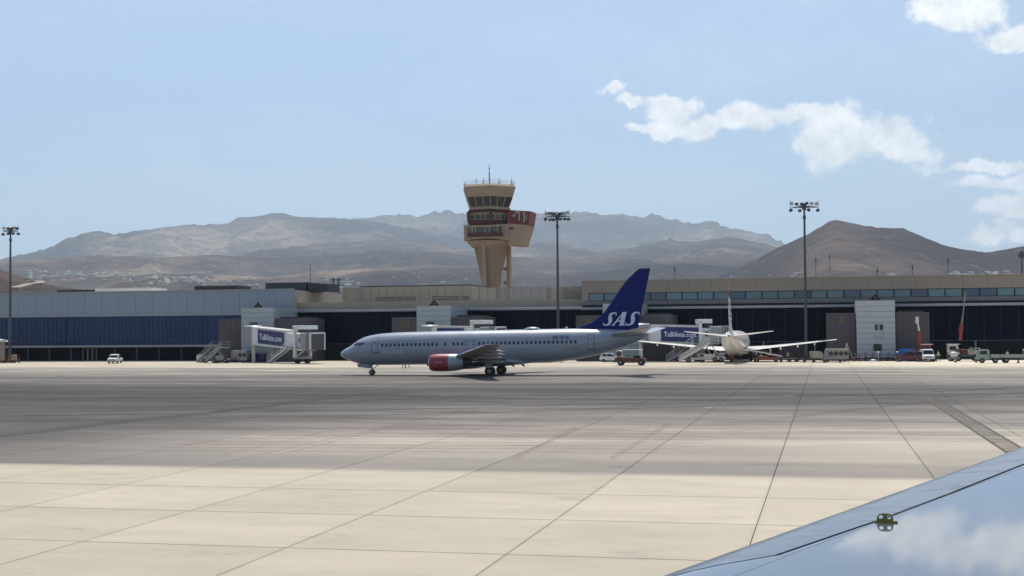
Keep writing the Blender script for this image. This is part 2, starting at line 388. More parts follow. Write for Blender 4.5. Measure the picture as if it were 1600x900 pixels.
    # straight wheel bands along the lane
    for yc, wd, a in ((151.2, .9, .5), (148.6, .5, .25), (144, 1.6, .22), (133.0, 1.0, .35), (128, 2.0, .25), (121.5, 1.2, .35), (101, 2.2, .25), (88, 1.5, .2), (171, 1.5, .30), (181, 1.0, .22)):
        e = t.math('ABSOLUTE', t.math('SUBTRACT', t.math('ADD', y, t.math('MULTIPLY', t.math('SUBTRACT', st2, .5), wd*1.6)), yc))
        q = t.math('MULTIPLY', t.rng(e, wd*.3, wd, a, 0, True), t.rng(st1, .35, .6, .3, 1.1))
        v = t.math('MULTIPLY', v, t.math('SUBTRACT', 1.0, q))
    # slab-to-slab tone, cloudy mottling, fine grain, edge staining along the joints
    cell = t.comb(t.math('FLOOR', t.math('DIVIDE', t.math('SUBTRACT', x, X0), GX)), t.math('FLOOR', t.math('DIVIDE', t.math('SUBTRACT', y, Y0), GY)), 0)
    wn = t.n.new('ShaderNodeTexWhiteNoise'); wn.noise_dimensions = '3D'; t._in(wn.inputs['Vector'], cell)
    v = t.math('MULTIPLY', v, t.rng(wn.outputs['Value'], 0, 1, .915, 1.045))
    mott = t.noise(t.scalev(pos, (.16, .34, 0)), 1.0, 8, .68)
    v = t.math('MULTIPLY', v, t.rng(mott, .3, .7, .86, 1.09))
    v = t.math('MULTIPLY', v, t.rng(t.noise(pos, 9, 6, .7), .3, .7, .955, 1.045))
    fx = t.math('ABSOLUTE', t.math('SUBTRACT', t.math('FRACT', t.math('DIVIDE', t.math('SUBTRACT', x, X0), GX)), .5))
    fy = t.math('ABSOLUTE', t.math('SUBTRACT', t.math('FRACT', t.math('DIVIDE', t.math('SUBTRACT', y, Y0), GY)), .5))
    ed = t.math('MAXIMUM', t.rng(fx, .472, .5, 0, 1), t.rng(fy, .472, .5, 0, 1))
    v = t.math('MULTIPLY', v, t.math('SUBTRACT', 1.0, t.math('MULTIPLY', ed, t.math('MULTIPLY', t.noise(pos, .6, 4, .6), .16))))
    # oil spots and scuffs
    sp = t.rng(t.noise(t.scalev(pos, (.30, .6, 0)), 1.0, 5, .6), .60, .74, 0, .24, True)
    v = t.math('MULTIPLY', v, t.math('SUBTRACT', 1.0, sp))
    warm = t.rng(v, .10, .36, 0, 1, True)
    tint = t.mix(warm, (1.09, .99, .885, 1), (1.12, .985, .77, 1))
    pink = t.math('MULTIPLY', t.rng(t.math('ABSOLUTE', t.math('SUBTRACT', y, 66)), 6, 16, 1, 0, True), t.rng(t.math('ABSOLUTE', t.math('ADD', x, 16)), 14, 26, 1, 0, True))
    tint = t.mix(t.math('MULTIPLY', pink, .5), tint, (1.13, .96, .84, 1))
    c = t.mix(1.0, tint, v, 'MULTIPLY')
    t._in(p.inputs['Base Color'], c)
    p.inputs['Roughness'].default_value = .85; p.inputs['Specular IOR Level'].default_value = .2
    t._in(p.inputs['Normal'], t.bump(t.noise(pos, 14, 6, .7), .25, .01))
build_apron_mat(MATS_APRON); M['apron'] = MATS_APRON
M['joint'] = mat('joint_filler', (.10, .085, .07), .95, 0, .3, 3)
M['scrub'] = mat('dry_ground', (.20, .155, .115), .95, 0, .25, .01, 0, 0, .1)

g_ = MB().face([(-22000, -9000, -.30), (22000, -9000, -.30), (22000, 22000, -.30), (-22000, 22000, -.30)])
mb = MB(); mb.face([(-22000, -9000, -.30), (22000, -9000, -.30), (22000, 22000, -.30), (-22000, 22000, -.30)])
struct(mb.build('ground', M['scrub']))
mb = MB(); mb.box(-420, 420, -140, 330, -.29, -.055)
apron = struct(mb.build('apron', M['joint']))

def slab_mesh(gx, gy):
    b = MB().box(gx/2, GX-gx/2, gy/2, GY-gy/2, -.05, 0)
    return b
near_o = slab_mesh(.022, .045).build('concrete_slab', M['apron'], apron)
far_o = None
cells = []
for j in range(-64, 40):
    for i in range(-5, 37):
        xc, yc = X0+(j+.5)*GX, Y0+(i+.5)*GY
        if yc < 8 or yc > 244: cells.append((9e9, i, j)); continue
        d = np.array([xc, yc, -EYE]); kk = d@_f
        if kk < 5: cells.append((9e9, i, j)); continue
        pxx = 800+FPX*(d@_r)/kk; pyy = 450-FPX*(d@_u)/kk
        inside = -60 < pxx < 1660 and pyy < 930
        cells.append((kk if inside else 9e9, i, j))
cells.sort()
used = False; rest = MB()
for n_, (kk, i, j) in enumerate(cells):
    ox, oy = X0+j*GX, Y0+i*GY
    if n_ < 296 and kk < 9e8:
        if oy < 47.5:
            if not used: near_o.location = (ox, oy, 0); used = True
            else: share(near_o, 'concrete_slab', apron, (ox, oy, 0))
        else:
            if far_o is None:
                far_o = slab_mesh(.026, .010).build('concrete_slab', M['apron'], apron); far_o.location = (ox, oy, 0)
            else: share(far_o, 'concrete_slab', apron, (ox, oy, 0))
    else:
        gx, gy = (.026, .010)
        rest.face([(ox+gx/2, oy+gy/2, 0), (ox+GX-gx/2, oy+gy/2, 0), (ox+GX-gx/2, oy+GY-gy/2, 0), (ox+gx/2, oy+GY-gy/2, 0)])
stuff(rest.build('concrete_slabs', M['apron'], apron))

# painted markings, trench patch, all a few millimetres proud
def strip(mb, a, b, wd, z=.004):
    a, b = Vector((a[0], a[1], 0)), Vector((b[0], b[1], 0)); n = (b-a).normalized().cross(Vector((0, 0, 1)))*wd/2
    mb.face([(p.x, p.y, z) for p in (a-n, b-n, b+n, a+n)])
def worn(name, col, cut=.5, soft=.1, al=1.0, xs=.5):
    """thin worn paint: the concrete shows where it has gone"""
    m = bpy.data.materials.new(name); m.use_nodes = True; t = NT(m.node_tree); p = t.n['Principled BSDF']
    pos = t.n.new('ShaderNodeNewGeometry').outputs['Position']
    t._in(p.inputs['Base Color'], t.mix(t.noise(pos, 3, 4, .6), (*[c*.75 for c in col], 1), (*[c*1.2 for c in col], 1)))
    p.inputs['Roughness'].default_value = .85
    t._in(p.inputs['Alpha'], t.rng(t.noise(t.scalev(pos, (xs, 1.2, 0)), 1.3, 6, .65), cut-soft, cut+soft, 0, al, True))
    return m
M['redworn'] = worn('worn_red_paint', (.30, .18, .14), .46, .2, .42)
M['redline'] = worn('red_line_paint', (.30, .17, .14), .50, .24, .34)
M['whiteworn'] = worn('worn_white_paint', (.42, .41, .38), .46, .14, .55)
M['darkworn'] = worn('bitumen_patch', (.06, .052, .045), .32, .2, .9)
M['trench'] = worn('trench_fill', (.13, .115, .095), .42, .25, .55)
mk = MB(); strip(mk, (-420, 53.0), (300, 53.0), .10); struct(mk.build('taxiway_edge_line', M['whiteworn']))
mk = MB()
for a, b, wd in (((955, 717), (1046, 662), .35), ((700, 640), (1046, 662), .3), ((345, 712), (560, 662), .22), ((440, 710), (640, 660), .22), ((560, 662), (760, 636), .2), ((800, 718), (900, 668), .35)):
    strip(mk, ground(*a), ground(*b), wd, .005)
struct(mk.build('stand_red_outline', M['redline']))
mk = MB(); ga, gb = ground(955, 717), ground(1046, 662)
for k in range(17):                                  # slanting red hatch inside the stand outline
    y_ = 55.5 + k*1.75
    strip(mk, (-31 + k*.75, y_-.9), (-6.6 + k*.38, y_+1.4), .30, .008)
struct(mk.build('stand_red_hatching', M['redworn']))
mk = MB()
ta, tb = ground(1452, 621), ground(1640, 738)
strip(mk, ta, tb, .85, .006); struct(mk.build('trench_patch', M['trench']))
mk = MB()
tn = (tb-ta).normalized().cross(Vector((0, 0, 1)))
for o_ in (-.45, .45): strip(mk, ta+tn*o_, tb+tn*o_, .14, .010)
struct(mk.build('trench_edge', M['darkworn']))
for lab, (a, b, wd) in {'taxiway_tick': ((686, 617), (706, 617.5), .5), 'stand_bar': ((1217, 623), (1232, 624), .25)}.items():
    mk = MB(); strip(mk, ground(*a), ground(*b), wd, .005)
    if lab == 'stand_bar': strip(mk, ground(1230, 618), ground(1236, 618.5), .9, .006); strip(mk, ground(1104, 637.5), ground(1111, 636), .5, .005); strip(mk, ground(1118, 636), ground(1124, 635), .5, .005)
    struct(mk.build(lab, M['whiteworn']))

# ------------------------------------------------------------------ hills: one heightfield terrain
def _hash(ix, iy, seed):
    n = (ix.astype(np.int64)*374761393 + iy.astype(np.int64)*668265263 + seed*1442695041) & 0x7fffffff
    n = ((n ^ (n >> 13))*1274126177) & 0x7fffffff
    return ((n ^ (n >> 16)) & 0xffff)/65535.0
def vnoise(x, y, seed):
    ix, iy = np.floor(x), np.floor(y); fx, fy = x-ix, y-iy
    fx = fx*fx*fx*(fx*(fx*6-15)+10); fy = fy*fy*fy*(fy*(fy*6-15)+10)
    a, b = _hash(ix, iy, seed), _hash(ix+1, iy, seed); c, d = _hash(ix, iy+1, seed), _hash(ix+1, iy+1, seed)
    return (a*(1-fx)+b*fx)*(1-fy)+(c*(1-fx)+d*fx)*fy
def fbm(x, y, oct_=5, seed=1, ridged=False):
    s, a, t_ = 0.0, 1.0, 0.0
    for o in range(oct_):
        n = vnoise(x, y, seed+o*17)
        if ridged: n = 1-np.abs(2*n-1)
        s = s+n*a; t_ += a; a *= .52; x, y = x*2.03+13.1, y*2.03+7.7
    return s/t_
SKY1 = [(-900, 445), (-500, 440), (-200, 425), (0, 405), (49, 394.5), (84, 384), (101, 373), (125, 366), (157, 361), (180, 364), (203, 362), (250, 356), (304, 350), (330, 350), (357, 347), (371, 339), (413, 337), (425, 332), (440, 332), (458, 338), (500, 340), (562, 342), (600, 349), (650, 357), (700, 366), (760, 376), (840, 388), (950, 402)]
SKY1b = [(430, 338), (500, 340), (562, 342), (585, 340), (612, 336), (637, 334), (650, 338), (672, 332), (694, 326), (705, 329), (717, 331), (735, 336), (780, 338), (835, 331), (867, 329), (890, 332), (912, 331), (950, 336), (975, 334), (997, 337), (1007, 340), (1017, 333), (1025, 334), (1040, 342), (1057, 339.5), (1082, 350), (1107, 344.5), (1122, 345.5), (1124, 351), (1150, 359), (1172, 362), (1185, 366), (1200, 366), (1227, 378), (1300, 410), (1500, 440)]
L2 = [(-400, 440), (150, 430), (330, 405), (420, 388), (470, 384), (500, 380), (550, 377), (592, 374), (625, 371), (670, 376), (710, 388), (800, 385), (850, 378), (895, 384), (940, 394), (975, 388), (1020, 379), (1045, 372), (1087, 377), (1110, 374), (1137, 369.5), (1175, 376), (1225, 388), (1300, 400), (1700, 410), (2600, 430)]
L3 = [(-700, 420), (-100, 412), (60, 405), (150, 398), (250, 402), (330, 398), (420, 402), (520, 398), (600, 391), (660, 391), (740, 399), (810, 402), (860, 404), (905, 401), (960, 399), (1010, 396), (1060, 405), (1100, 389), (1130, 385), (1165, 392), (1230, 404), (1300, 410), (1800, 410), (2600, 420)]
L4 = [(-700, 432), (0, 428), (150, 432), (300, 425), (420, 432), (560, 419), (640, 416), (760, 416), (860, 428), (950, 424), (1010, 414), (1080, 412), (1150, 418), (1230, 425), (1400, 428), (2600, 430)]
CONE = [(1090, 442), (1150, 420), (1200, 394), (1227, 380), (1260, 366), (1275, 357), (1295, 344.5), (1306, 342), (1317, 344), (1350, 351), (1375, 354.5), (1412, 355.5), (1440, 367.5), (1470, 381), (1495, 388), (1542, 395), (1575, 390.5), (1600, 386), (1680, 372), (1800, 362), (1950, 380), (2200, 420), (2700, 440)]
LOW = [(-700, 405), (-200, 395), (-60, 410), (0, 420), (30, 432), (60, 440), (90, 448), (140, 453)]
def angtab(pts):
    az, te = [], []
    for p in pts:
        d = ray(*p); az.append(math.atan2(d[0], d[1])); te.append(d[2]/math.hypot(d[0], d[1]))
    return np.array(az), np.array(te)
LAYERS = [(angtab(SKY1), 12800, 5200, 1), (angtab(SKY1b), 15800, 5200, 2), (angtab(L2), 9800, 2900, 3), (angtab(L3), 7200, 2400, 4), (angtab(L4), 5200, 1900, 5), (angtab(CONE), 4200, 2200, 6), (angtab(LOW), 1500, 700, 7)]
def height(az, r):
    x, y = r*np.sin(az), r*np.cos(az)
    h = 118*np.clip((r-700)/3200, 0, 1)**1.3 + np.clip(r-3900, 0, 13000)*.018 - 1
    wig = (fbm(x/700, y/700, 4, 40)-.5)
    for (ta_, te_), rL, wL, sd_ in LAYERS:
        rr = rL*(1+.10*(fbm(az*14+sd_*9, az*0+sd_, 3, sd_)-.5))
        prof_ = np.interp(az, ta_, te_, left=0, right=0)
        prof_ = np.where((az < ta_[0]), te_[0]*np.clip(1-(ta_[0]-az)*5, 0, 1), prof_)
        prof_ = np.where((az > ta_[-1]), te_[-1]*np.clip(1-(az-ta_[-1])*5, 0, 1), prof_)
        if sd_ in (1, 2, 3): prof_ = prof_ + (fbm(az*150, az*0+sd_, 4, 200+sd_, True)-.6)*(.0034 if sd_ == 2 else .0018)
        H_ = EYE + rr*prof_
        t_ = (r-rr)/wL
        front = np.clip(1+t_, 0, 1)
        p_ = 1.55 if sd_ in (6, 7) else 1.15
        S = np.where(t_ < 0, front**p_, np.clip(1-.55*t_, .0, 1))
        off = np.clip(np.abs(t_)*4.0, 0, 1)
        rid = fbm(x/(wL*.28)+sd_*3, y/(wL*.5), 5, 70+sd_, True)-.62
        fine_ = fbm(x/(wL*.07), y/(wL*.11), 4, 90+sd_, True)-.6
        amp = (.55 if sd_ not in (6, 7) else .10)
        hL = H_*S*(1 + off*(rid*amp + fine_*amp*.45)) + H_*.010*fine_*(sd_ < 4)
        h = np.maximum(h, hL)
    return h + wig*22*np.clip((r-1500)/2500, 0, 1)*np.clip((h*0+1), 0, 1)*.4
NA, NR = 1000, 430
AZ = np.linspace(-YAW-.62, -YAW+.62, NA); RR = 750*np.exp(np.linspace(0, math.log(23500/750), NR))
A2, R2 = np.meshgrid(AZ, RR, indexing='ij')
HH = height(A2, R2)
def terrain_z(x, y):
    return float(height(np.array([math.atan2(x, y)]), np.array([math.hypot(x, y)]))[0])
VV = np.stack([R2*np.sin(A2), R2*np.cos(A2), HH], -1).reshape(-1, 3)
ii = np.arange(NA-1)[:, None]*NR + np.arange(NR-1)[None, :]
FF = np.stack([ii, ii+1, ii+1+NR, ii+NR], -1).reshape(-1, 4)
me = bpy.data.meshes.new('hills'); me.vertices.add(len(VV)); me.vertices.foreach_set('co', VV.ravel())
me.loops.add(FF.size); me.loops.foreach_set('vertex_index', FF.ravel().astype(np.int32)); me.polygons.add(len(FF))
me.polygons.foreach_set('loop_start', np.arange(0, FF.size, 4, dtype=np.int32)); me.polygons.foreach_set('loop_total', np.full(len(FF), 4, np.int32))
me.polygons.foreach_set('use_smooth', np.ones(len(FF), bool)); me.update(calc_edges=True); me.validate()
hm = bpy.data.materials.new('dry_hillside'); hm.use_nodes = True
t = NT(hm.node_tree); p = t.n['Principled BSDF']
gm = t.n.new('ShaderNodeNewGeometry'); pos = gm.outputs['Position']; hx, hy, hzz = t.sep(pos)[:3]
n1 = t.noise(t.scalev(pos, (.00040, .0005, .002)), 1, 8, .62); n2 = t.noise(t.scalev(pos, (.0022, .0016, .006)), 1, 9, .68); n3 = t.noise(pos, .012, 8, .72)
slope_az = ray(300, 380); cx_, cy_ = slope_az[0]/slope_az[1]*10300, 10300.0          # sunlit patch between cloud shadows, painted into the left range's colour
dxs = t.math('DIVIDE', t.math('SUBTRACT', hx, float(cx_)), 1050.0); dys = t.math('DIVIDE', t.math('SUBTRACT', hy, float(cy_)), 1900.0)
sun_patch = t.math('SUBTRACT', 1.0, t.math('SQRT', t.math('ADD', t.math('MULTIPLY', dxs, dxs), t.math('MULTIPLY', dys, dys))))
n1 = t.math('ADD', n1, t.math('MULTIPLY', t.rng(t.math('ADD', sun_patch, t.math('MULTIPLY', t.math('SUBTRACT', n2, .5), 1.6)), 0, .5, 0, 1, True), .20))
c = t.ramp(n1, [(.36, (.060, .046, .052)), (.47, (.120, .086, .080)), (.54, (.225, .160, .128)), (.61, (.39, .295, .215)), (.69, (.54, .41, .30))])  # rock browns, contrast raised so broad patches imitate cloud shadow
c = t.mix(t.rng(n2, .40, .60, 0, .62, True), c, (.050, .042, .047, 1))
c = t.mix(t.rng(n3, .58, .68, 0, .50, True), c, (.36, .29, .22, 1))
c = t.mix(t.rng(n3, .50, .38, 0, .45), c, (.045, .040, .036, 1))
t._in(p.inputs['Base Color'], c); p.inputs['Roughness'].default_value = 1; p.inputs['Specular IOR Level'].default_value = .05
t._in(p.inputs['Normal'], t.bump(t.math('ADD', n2, t.math('MULTIPLY', n3, .5)), 1.0, 140))
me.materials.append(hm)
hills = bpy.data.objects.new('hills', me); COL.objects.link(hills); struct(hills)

def hit(px, py):
    d = ray(px, py); d = d/math.hypot(d[0], d[1]); az = math.atan2(d[0], d[1])
    rs = np.linspace(760, 22000, 4200); hz_ = height(np.full_like(rs, az), rs)
    w_ = np.nonzero(hz_ > EYE+d[2]*rs)[0]
    if len(w_) == 0: return None
    r_ = rs[w_[0]]; return Vector((d[0]*r_, d[1]*r_, float(hz_[w_[0]])))
# far houses: a few pale blocks each (walls and a roof), copied
hp = []
for v_ in range(4):
    root = thing('far_house', 'tiny pale house among the far settlement at the foot of the mountains', 'house', group='houses of the far town below the mountains')
    b = MB(); b.box(-8, 8, -6, 6, -4, 5+v_); b.box(8, 15, -5, 4, -4, 3+v_*.5); b.build('wall', M['farwhite'] if v_ < 3 else M['fartan'], root)
    b = MB(); b.box(-8.5, 8.5, -6.5, 6.5, 5+v_+.02, 5.6+v_); b.build('roof', M['farwhite'], root)
    b = MB(); b.box(-6, -2.5, -6.1, -6.0, 1, 3); b.build('window', M['glassdark'], root)
    hp.append(root)
KID.update({o.name: [c for c in kids(o)] for o in hp})
first = [True]*4; cnt = 0
areas = [(40, 120, 422, 440, 24), (120, 200, 426, 438, 22), (200, 330, 425, 445, 46), (250, 400, 434, 448, 26), (500, 560, 432, 452, 14), (1130, 1250, 430, 434, 6), (1385, 1400, 427, 431, 8), (1480, 1580, 425, 431, 30), (600, 760, 420, 442, 6)]
rs_ = random.Random(9)
AREA = ['at the far left above the dirt road', 'left of the long white roof line', 'right above the middle of the blue glass wing', 'above the dark roof boxes of the blue glass wing', 'in the gap around the lattice pylon', 'low beside the cone hill, left of the tail-on fin', 'at the foot of the cone hill above gate 8', 'under the cone hill at the far right', 'on the slope left of the control tower']
for ar, (a0, a1, b0, b1, nn) in enumerate(areas):
    for _ in range(int(nn*1.45)):
        h_ = hit(rs_.uniform(a0, a1), rs_.uniform(b0, b1))
        if h_ is None or h_.length > 12000: continue
        v_ = rs_.randrange(4); s_ = rs_.uniform(.24, .55)*h_.length/3600
        o = hp[v_] if first[v_] else copy_tree(hp[v_], h_); first[v_] = False
        o['label'] = 'tiny pale house %s' % AREA[ar]; o['group'] = 'far houses %s' % AREA[ar]
        o.location = h_; o.rotation_euler = (0, 0, rs_.uniform(-.5, .5)); o.scale = (s_*rs_.uniform(.7, 1.8), s_, s_)
for v_ in range(4):
    if first[v_]: hp[v_].location = hit(300, 440)
for lab, px0, px1, py in (('long white greenhouse roof behind the blue glass terminal wing', 253, 312, 430.5), ('pale industrial shed on the slope left of the lattice pylon', 533, 548, 443.5), ('pale shed roof far behind the right terminal', 1240, 1262, 430.5)):
    p0 = hit(px0, py)
    if p0 is None: continue
    d1 = ray(px1, py); sc_ = p0.y/d1[1]; ln = d1[0]*sc_-p0.x
    rt = thing('far_shed', lab, 'shed', p0)
    MB().box(0, ln, 0, 40, -12, 5).build('wall', M['fartan'], rt)
    MB().prism([(-1, 5.02), (ln+1, 5.02), (ln+1, 8), (-1, 8)], -1, 41).build('roof', M['farwhite'], rt)
# a pale dirt road over the small left hill
rb = MB(); pts_ = [hit(x_, y_) for x_, y_ in ((22, 452), (34, 449), (46, 446), (58, 444.5), (64, 443), (60, 441))]
pts_ = [q for q in pts_ if q]
for a, b in zip(pts_, pts_[1:]):
    n = (b-a).cross(Vector((0, 0, 1))).normalized()*5
    rb.hexa([a-n-Vector((0, 0, 6)), b-n-Vector((0, 0, 6)), b+n-Vector((0, 0, 6)), a+n-Vector((0, 0, 6)), a-n+Vector((0, 0, 1.5)), b-n+Vector((0, 0, 1.5)), b+n+Vector((0, 0, 1.5)), a+n+Vector((0, 0, 1.5))])
M['dirt'] = mat('dirt_road', (.26, .21, .17), .9, 0, .1, .01)
struct(rb.build('dirt_road', M['dirt']))
# ------------------------------------------------------------------ terminal buildings
FY = 246.0
def xa(px, Y=FY, py=500): return at(px, py, Y).x
def za(py, px, Y=FY): return at(px, py, Y).z
ZT = 14.25; ZE1 = 9.75; ZE0 = 9.25
# ---- left wing: pale metal parapet over blue glass
L0, L1 = -205.0, xa(458)
tl = thing('terminal_building', 'long terminal wing with pale blue metal parapet over a band of blue glass', 'terminal building', (L0, FY, 0))
WL = L1-L0
zp0, zp1 = za(490.5, 300), za(454.5, 300)
box('wall', M['roofdark'], tl, .3, WL-.35, .35, 48, 3.3, zp1-.4)
box('roof', M['roof'], tl, .3, WL-.3, .4, 48, zp1-.38, zp1-.08)
MBr = MB(); MBr.box(WL-.3, WL, .3, 50, za(484, 458)-.6, zp1-.3); MBr.build('side_wall', M['beigelight'], tl)
npan = 28; pw = WL/npan
o0 = MB().box(.02, pw-.02, -.05, .28, zp0, zp1).build('parapet_panel', M['louvre'], tl, bevel=.01)
for i in range(1, npan): share(o0, 'parapet_panel', tl, (i*pw, 0, 0))
box('coping', M['eave'], tl, -.1, WL+.1, -.2, .5, zp1+.003, zp1+.16)
box('eave_trim', M['eave'], tl, 0, WL, -.35, .3, zp0-.32, zp0-.003)
zg0 = za(538.8, 300)
ngl = 108; gw = WL/ngl
g0 = MB().box(.05, gw-.05, .10, .16, zg0, zp0-.33).build('glass_pane', M['blueglass'], tl)
m0 = MB().box(-.05, .05, -.02, .20, zg0, zp0-.33).build('mullion', M['mull'], tl)
for i in range(1, ngl): share(g0, 'glass_pane', tl, (i*gw, 0, 0)); share(m0, 'mullion', tl, (i*gw, 0, 0))
box('transom', M['mull'], tl, 0, WL, .03, .09, (zg0+zp0)/2-2.0, (zg0+zp0)/2-1.94)
box('ledge', M['eave'], tl, 0, WL, -.5, .5, zg0-.38, zg0-.003)
box('recess_back_wall', M['deepdark'], tl, .3, WL-.3, 3.2, 3.5, 0, zg0-.4)
c0 = MB().tube((0, .4, 0), (0, .4, zg0-.385), .18, 10).build('column', M['darkmetal'], tl, smooth=True); c0.location = (3, 0, 0)
for i in range(1, 22): share(c0, 'column', tl, (3+i*WL/21.5, 0, 0))
gp = MB().box(.06, 2.34, 2.9, 2.96, .15, zg0-.55).build('ground_floor_pane', M['blackglass'], tl)
for i in range(1, int(WL/2.4)): share(gp, 'ground_floor_pane', tl, (i*2.4, 0, 0))
for px_ in (122, 130, 136):
    b = MB(); xx = xa(px_)-L0; b.box(xx-.55, xx-.47, 2.70, 2.85, 0, 2.5); b.box(xx+.47, xx+.55, 2.70, 2.85, 0, 2.5); b.box(xx-.47, xx+.47, 2.70, 2.85, 2.42, 2.5); b.build('door_frame', M['offwhite'], tl)
for a, b_, z0_, z1_, mm in ((101, 160, 0, .55, 'roofdark'), (160, 247, 0, .75, 'farwhite'), (314, 380, -.02, .95, 'roofdark'), (424, 490, 0, 1.35, 'roofdark'), (487, 520, -.5, 1.0, 'roofdark')):
    xx0, xx1 = xa(a, FY+12)-L0, xa(b_, FY+12)-L0
    b = MB().box(xx0, xx1, 9, 16, zp1-.1, zp1+z1_+.35); b.build('roof_plant', M[mm], tl)
tube_ = MB().tube((xa(485, FY+14)-L0, 14, zp1), (xa(485, FY+14)-L0, 14, zp1+5.5), .06, 6); tube_.build('roof_mast', M['darkmetal'], tl)

# ---- dark glass lower storeys shared by centre and right buildings
def dark_storeys(root, W, x_off, ze0, ze1, seg=2.85, deep=46):
    box('wall', M['deepdark'], root, .05, W-.05, .6, deep, 0, ze1+.02)
    n = int(round(W/seg)); s_ = W/n; ztr = 3.15
    a = MB().box(.04, s_-.04, .28, .34, ztr+.12, (ze0+ztr)/2-.04).build('glass_pane', M['blackglass'], root)
    b = MB().box(.04, s_-.04, .28, .34, (ze0+ztr)/2+.04, ze0-.05).build('glass_pane', M['blackglass'], root)
    for i in range(1, n): share(a, 'glass_pane', root, (i*s_, 0, 0)); share(b, 'glass_pane', root, (i*s_, 0, 0))
    m_ = MB().box(-.035, .035, .22, .30, .1, ze0-.05).build('mullion', M['frame'], root)
    for i in range(1, n): share(m_, 'mullion', root, (i*s_, 0, 0))
    box('transom', M['mull'], root, 0, W, .10, .40, ztr-.06, ztr+.06)
    k = MB().tube((0, -.6, 0), (0, -.6, ztr), .17, 10).build('column', M['grey'], root, smooth=True); k.location = (6, 0, 0)
    for i in range(1, int(W/9)): share(k, 'column', root, (6+i*9, 0, 0))
    box('roller_door', M['annex'], root, W*.3, W*.3+5, .2, .27, 0, 2.8)
    box('eave', M['eave'], root, 0, W, -1.3, .6, ze0, ze1-.003, bevel=.03)
    lm = MB(); rr_ = random.Random(int(W*7))
    return s_
# ---- centre building
C0, C1 = L1+.01, xa(909)
tc_ = thing('terminal_building', 'low centre terminal with dark glass and a beige slatted roof terrace screen', 'terminal building', (C0, FY, 0))
WC = C1-C0; dark_storeys(tc_, WC, 0, ZE0, ZE1)
zb1 = za(470.5, 600)
box('fascia', M['beigelight'], tc_, .02, WC-.02, 2.5, 2.9, ZE1+.02, zb1, bevel=.02)
box('roof', M['roof'], tc_, .02, WC-.02, 2.9, 46, ZE1+.02, ZE1+.8)
zs0, zs1 = zb1+.05, za(448.5, 700)
x0s = xa(541, FY+3)-C0; 
npost = 28; ps = (WC-.2-x0s)/npost
pp = MB().box(-.07, .07, 3.0, 3.16, zs0-.04, zs1+.06).build('post', M['beigewall'], tc_); pp.location = (x0s, 0, 0)
for i in range(1, npost+1): share(pp, 'post', tc_, (x0s+i*ps, 0, 0))
ns = 9; dz_ = (zs1-zs0)/ns
sl = MB().box(.08, ps-.08, 3.05, 3.11, zs0, zs0+dz_*.56).build('slat', M['beigelight'], tc_); sl.location = (x0s, 0, 0)
for r__ in range(ns):
    for i in range(npost):
        if r__ or i: share(sl, 'slat', tc_, (x0s+i*ps, 0, r__*dz_))
# block behind the left half of the screen, with openings
bx0, bx1 = xa(563, FY+9)-C0, xa(735, FY+9)-C0
zbk = za(447, 650, FY+9)
box('roof_block', M['beigelight'], tc_, bx0, bx1, 9, 30, ZE1+.81, zbk, bevel=.03)
box('roof_block_coping', M['roofdark'], tc_, bx0-.1, bx1+.1, 8.9, 30.1, zbk+.003, zbk+.15)
for a, b_ in ((587, 650), (676, 718), (721, 733)):
    box('block_opening', M['deepdark'], tc_, xa(a, FY+9)-C0, xa(b_, FY+9)-C0, 8.93, 8.99, ZE1+1.3, za(463, 650, FY+9))
b = MB().box(x0s-1.5, bx0-.1, 5, 24, ZE1+.81, za(450, 550, FY+5)); b.build('terrace_hut', M['beigewall'], tc_)
box('plant_box', M['beigewall'], tc_, xa(855, FY+8)-C0, xa(862, FY+8)-C0, 7, 9, ZE1+.81, za(452, 858, FY+8))
box('terrace_end_block', M['beigewall'], tc_, WC-4.6, WC-.3, 3.5, 20, ZE1+.81, zs1-.1)
# ---- right building
R0, R1 = C1+.01, 75.0
tr_ = thing('terminal_building', 'tall right hand terminal with beige parapet and long strip of green blue windows', 'terminal building', (R0, FY, 0))
WR = R1-R0; dark_storeys(tr_, WR, 0, ZE0-.1, ZE1-.12)
zw0, zw1, zr = za(465.8, 1300), za(453, 1300), za(434.5, 1300)
zr = za(439.5, 912)
npr = 30; pr = WR/npr
q = MB().box(.015, pr-.015, 0, .4, zw1+.003, zr).build('parapet_panel', M['beigewall'], tr_)
for i in range(1, npr): share(q, 'parapet_panel', tr_, (i*pr, 0, 0))
box('coping', M['beigelight'], tr_, -.1, WR+.1, -.12, .5, zr+.003, zr+.14)
box('wall', M['roofdark'], tr_, .1, WR-.1, .45, 46, ZE1, zr-.3)
box('roof', M['roof'], tr_, .1, WR-.1, .5, 46, zr-.29, zr-.1)
zf = ZE1+.28
q = MB().box(.015, pr-.015, 0, .4, zf, zw0-.003).build('fascia_panel', M['greywall'], tr_)
for i in range(1, npr): share(q, 'fascia_panel', tr_, (i*pr, 0, 0))
sp_w = 2.86; xw = xa(920)-R0
box('window_side_panel', M['beigewall'], tr_, 0, xw, 0.02, .38, zw0, zw1)
gl = MB().box(.10, sp_w-.10, .20, .26, zw0+.10, zw1-.10).build('window_pane', M['stripglass'], tr_); gl.location = (xw, 0, 0)
fr = MB(); fr.box(-.09, .09, .06, .36, zw0+.002, zw1-.002); fr = fr.build('window_mullion', M['frame'], tr_); fr.location = (xw, 0, 0)
nw = int((WR-xw)/sp_w)
for i in range(1, nw): share(gl, 'window_pane', tr_, (xw+i*sp_w, 0, 0)); share(fr, 'window_mullion', tr_, (xw+i*sp_w, 0, 0))
box('window_sill', M['frame'], tr_, xw, WR, .1, .3, zw0, zw0+.09); box('window_head', M['frame'], tr_, xw, WR, .1, .3, zw1-.09, zw1-.002)
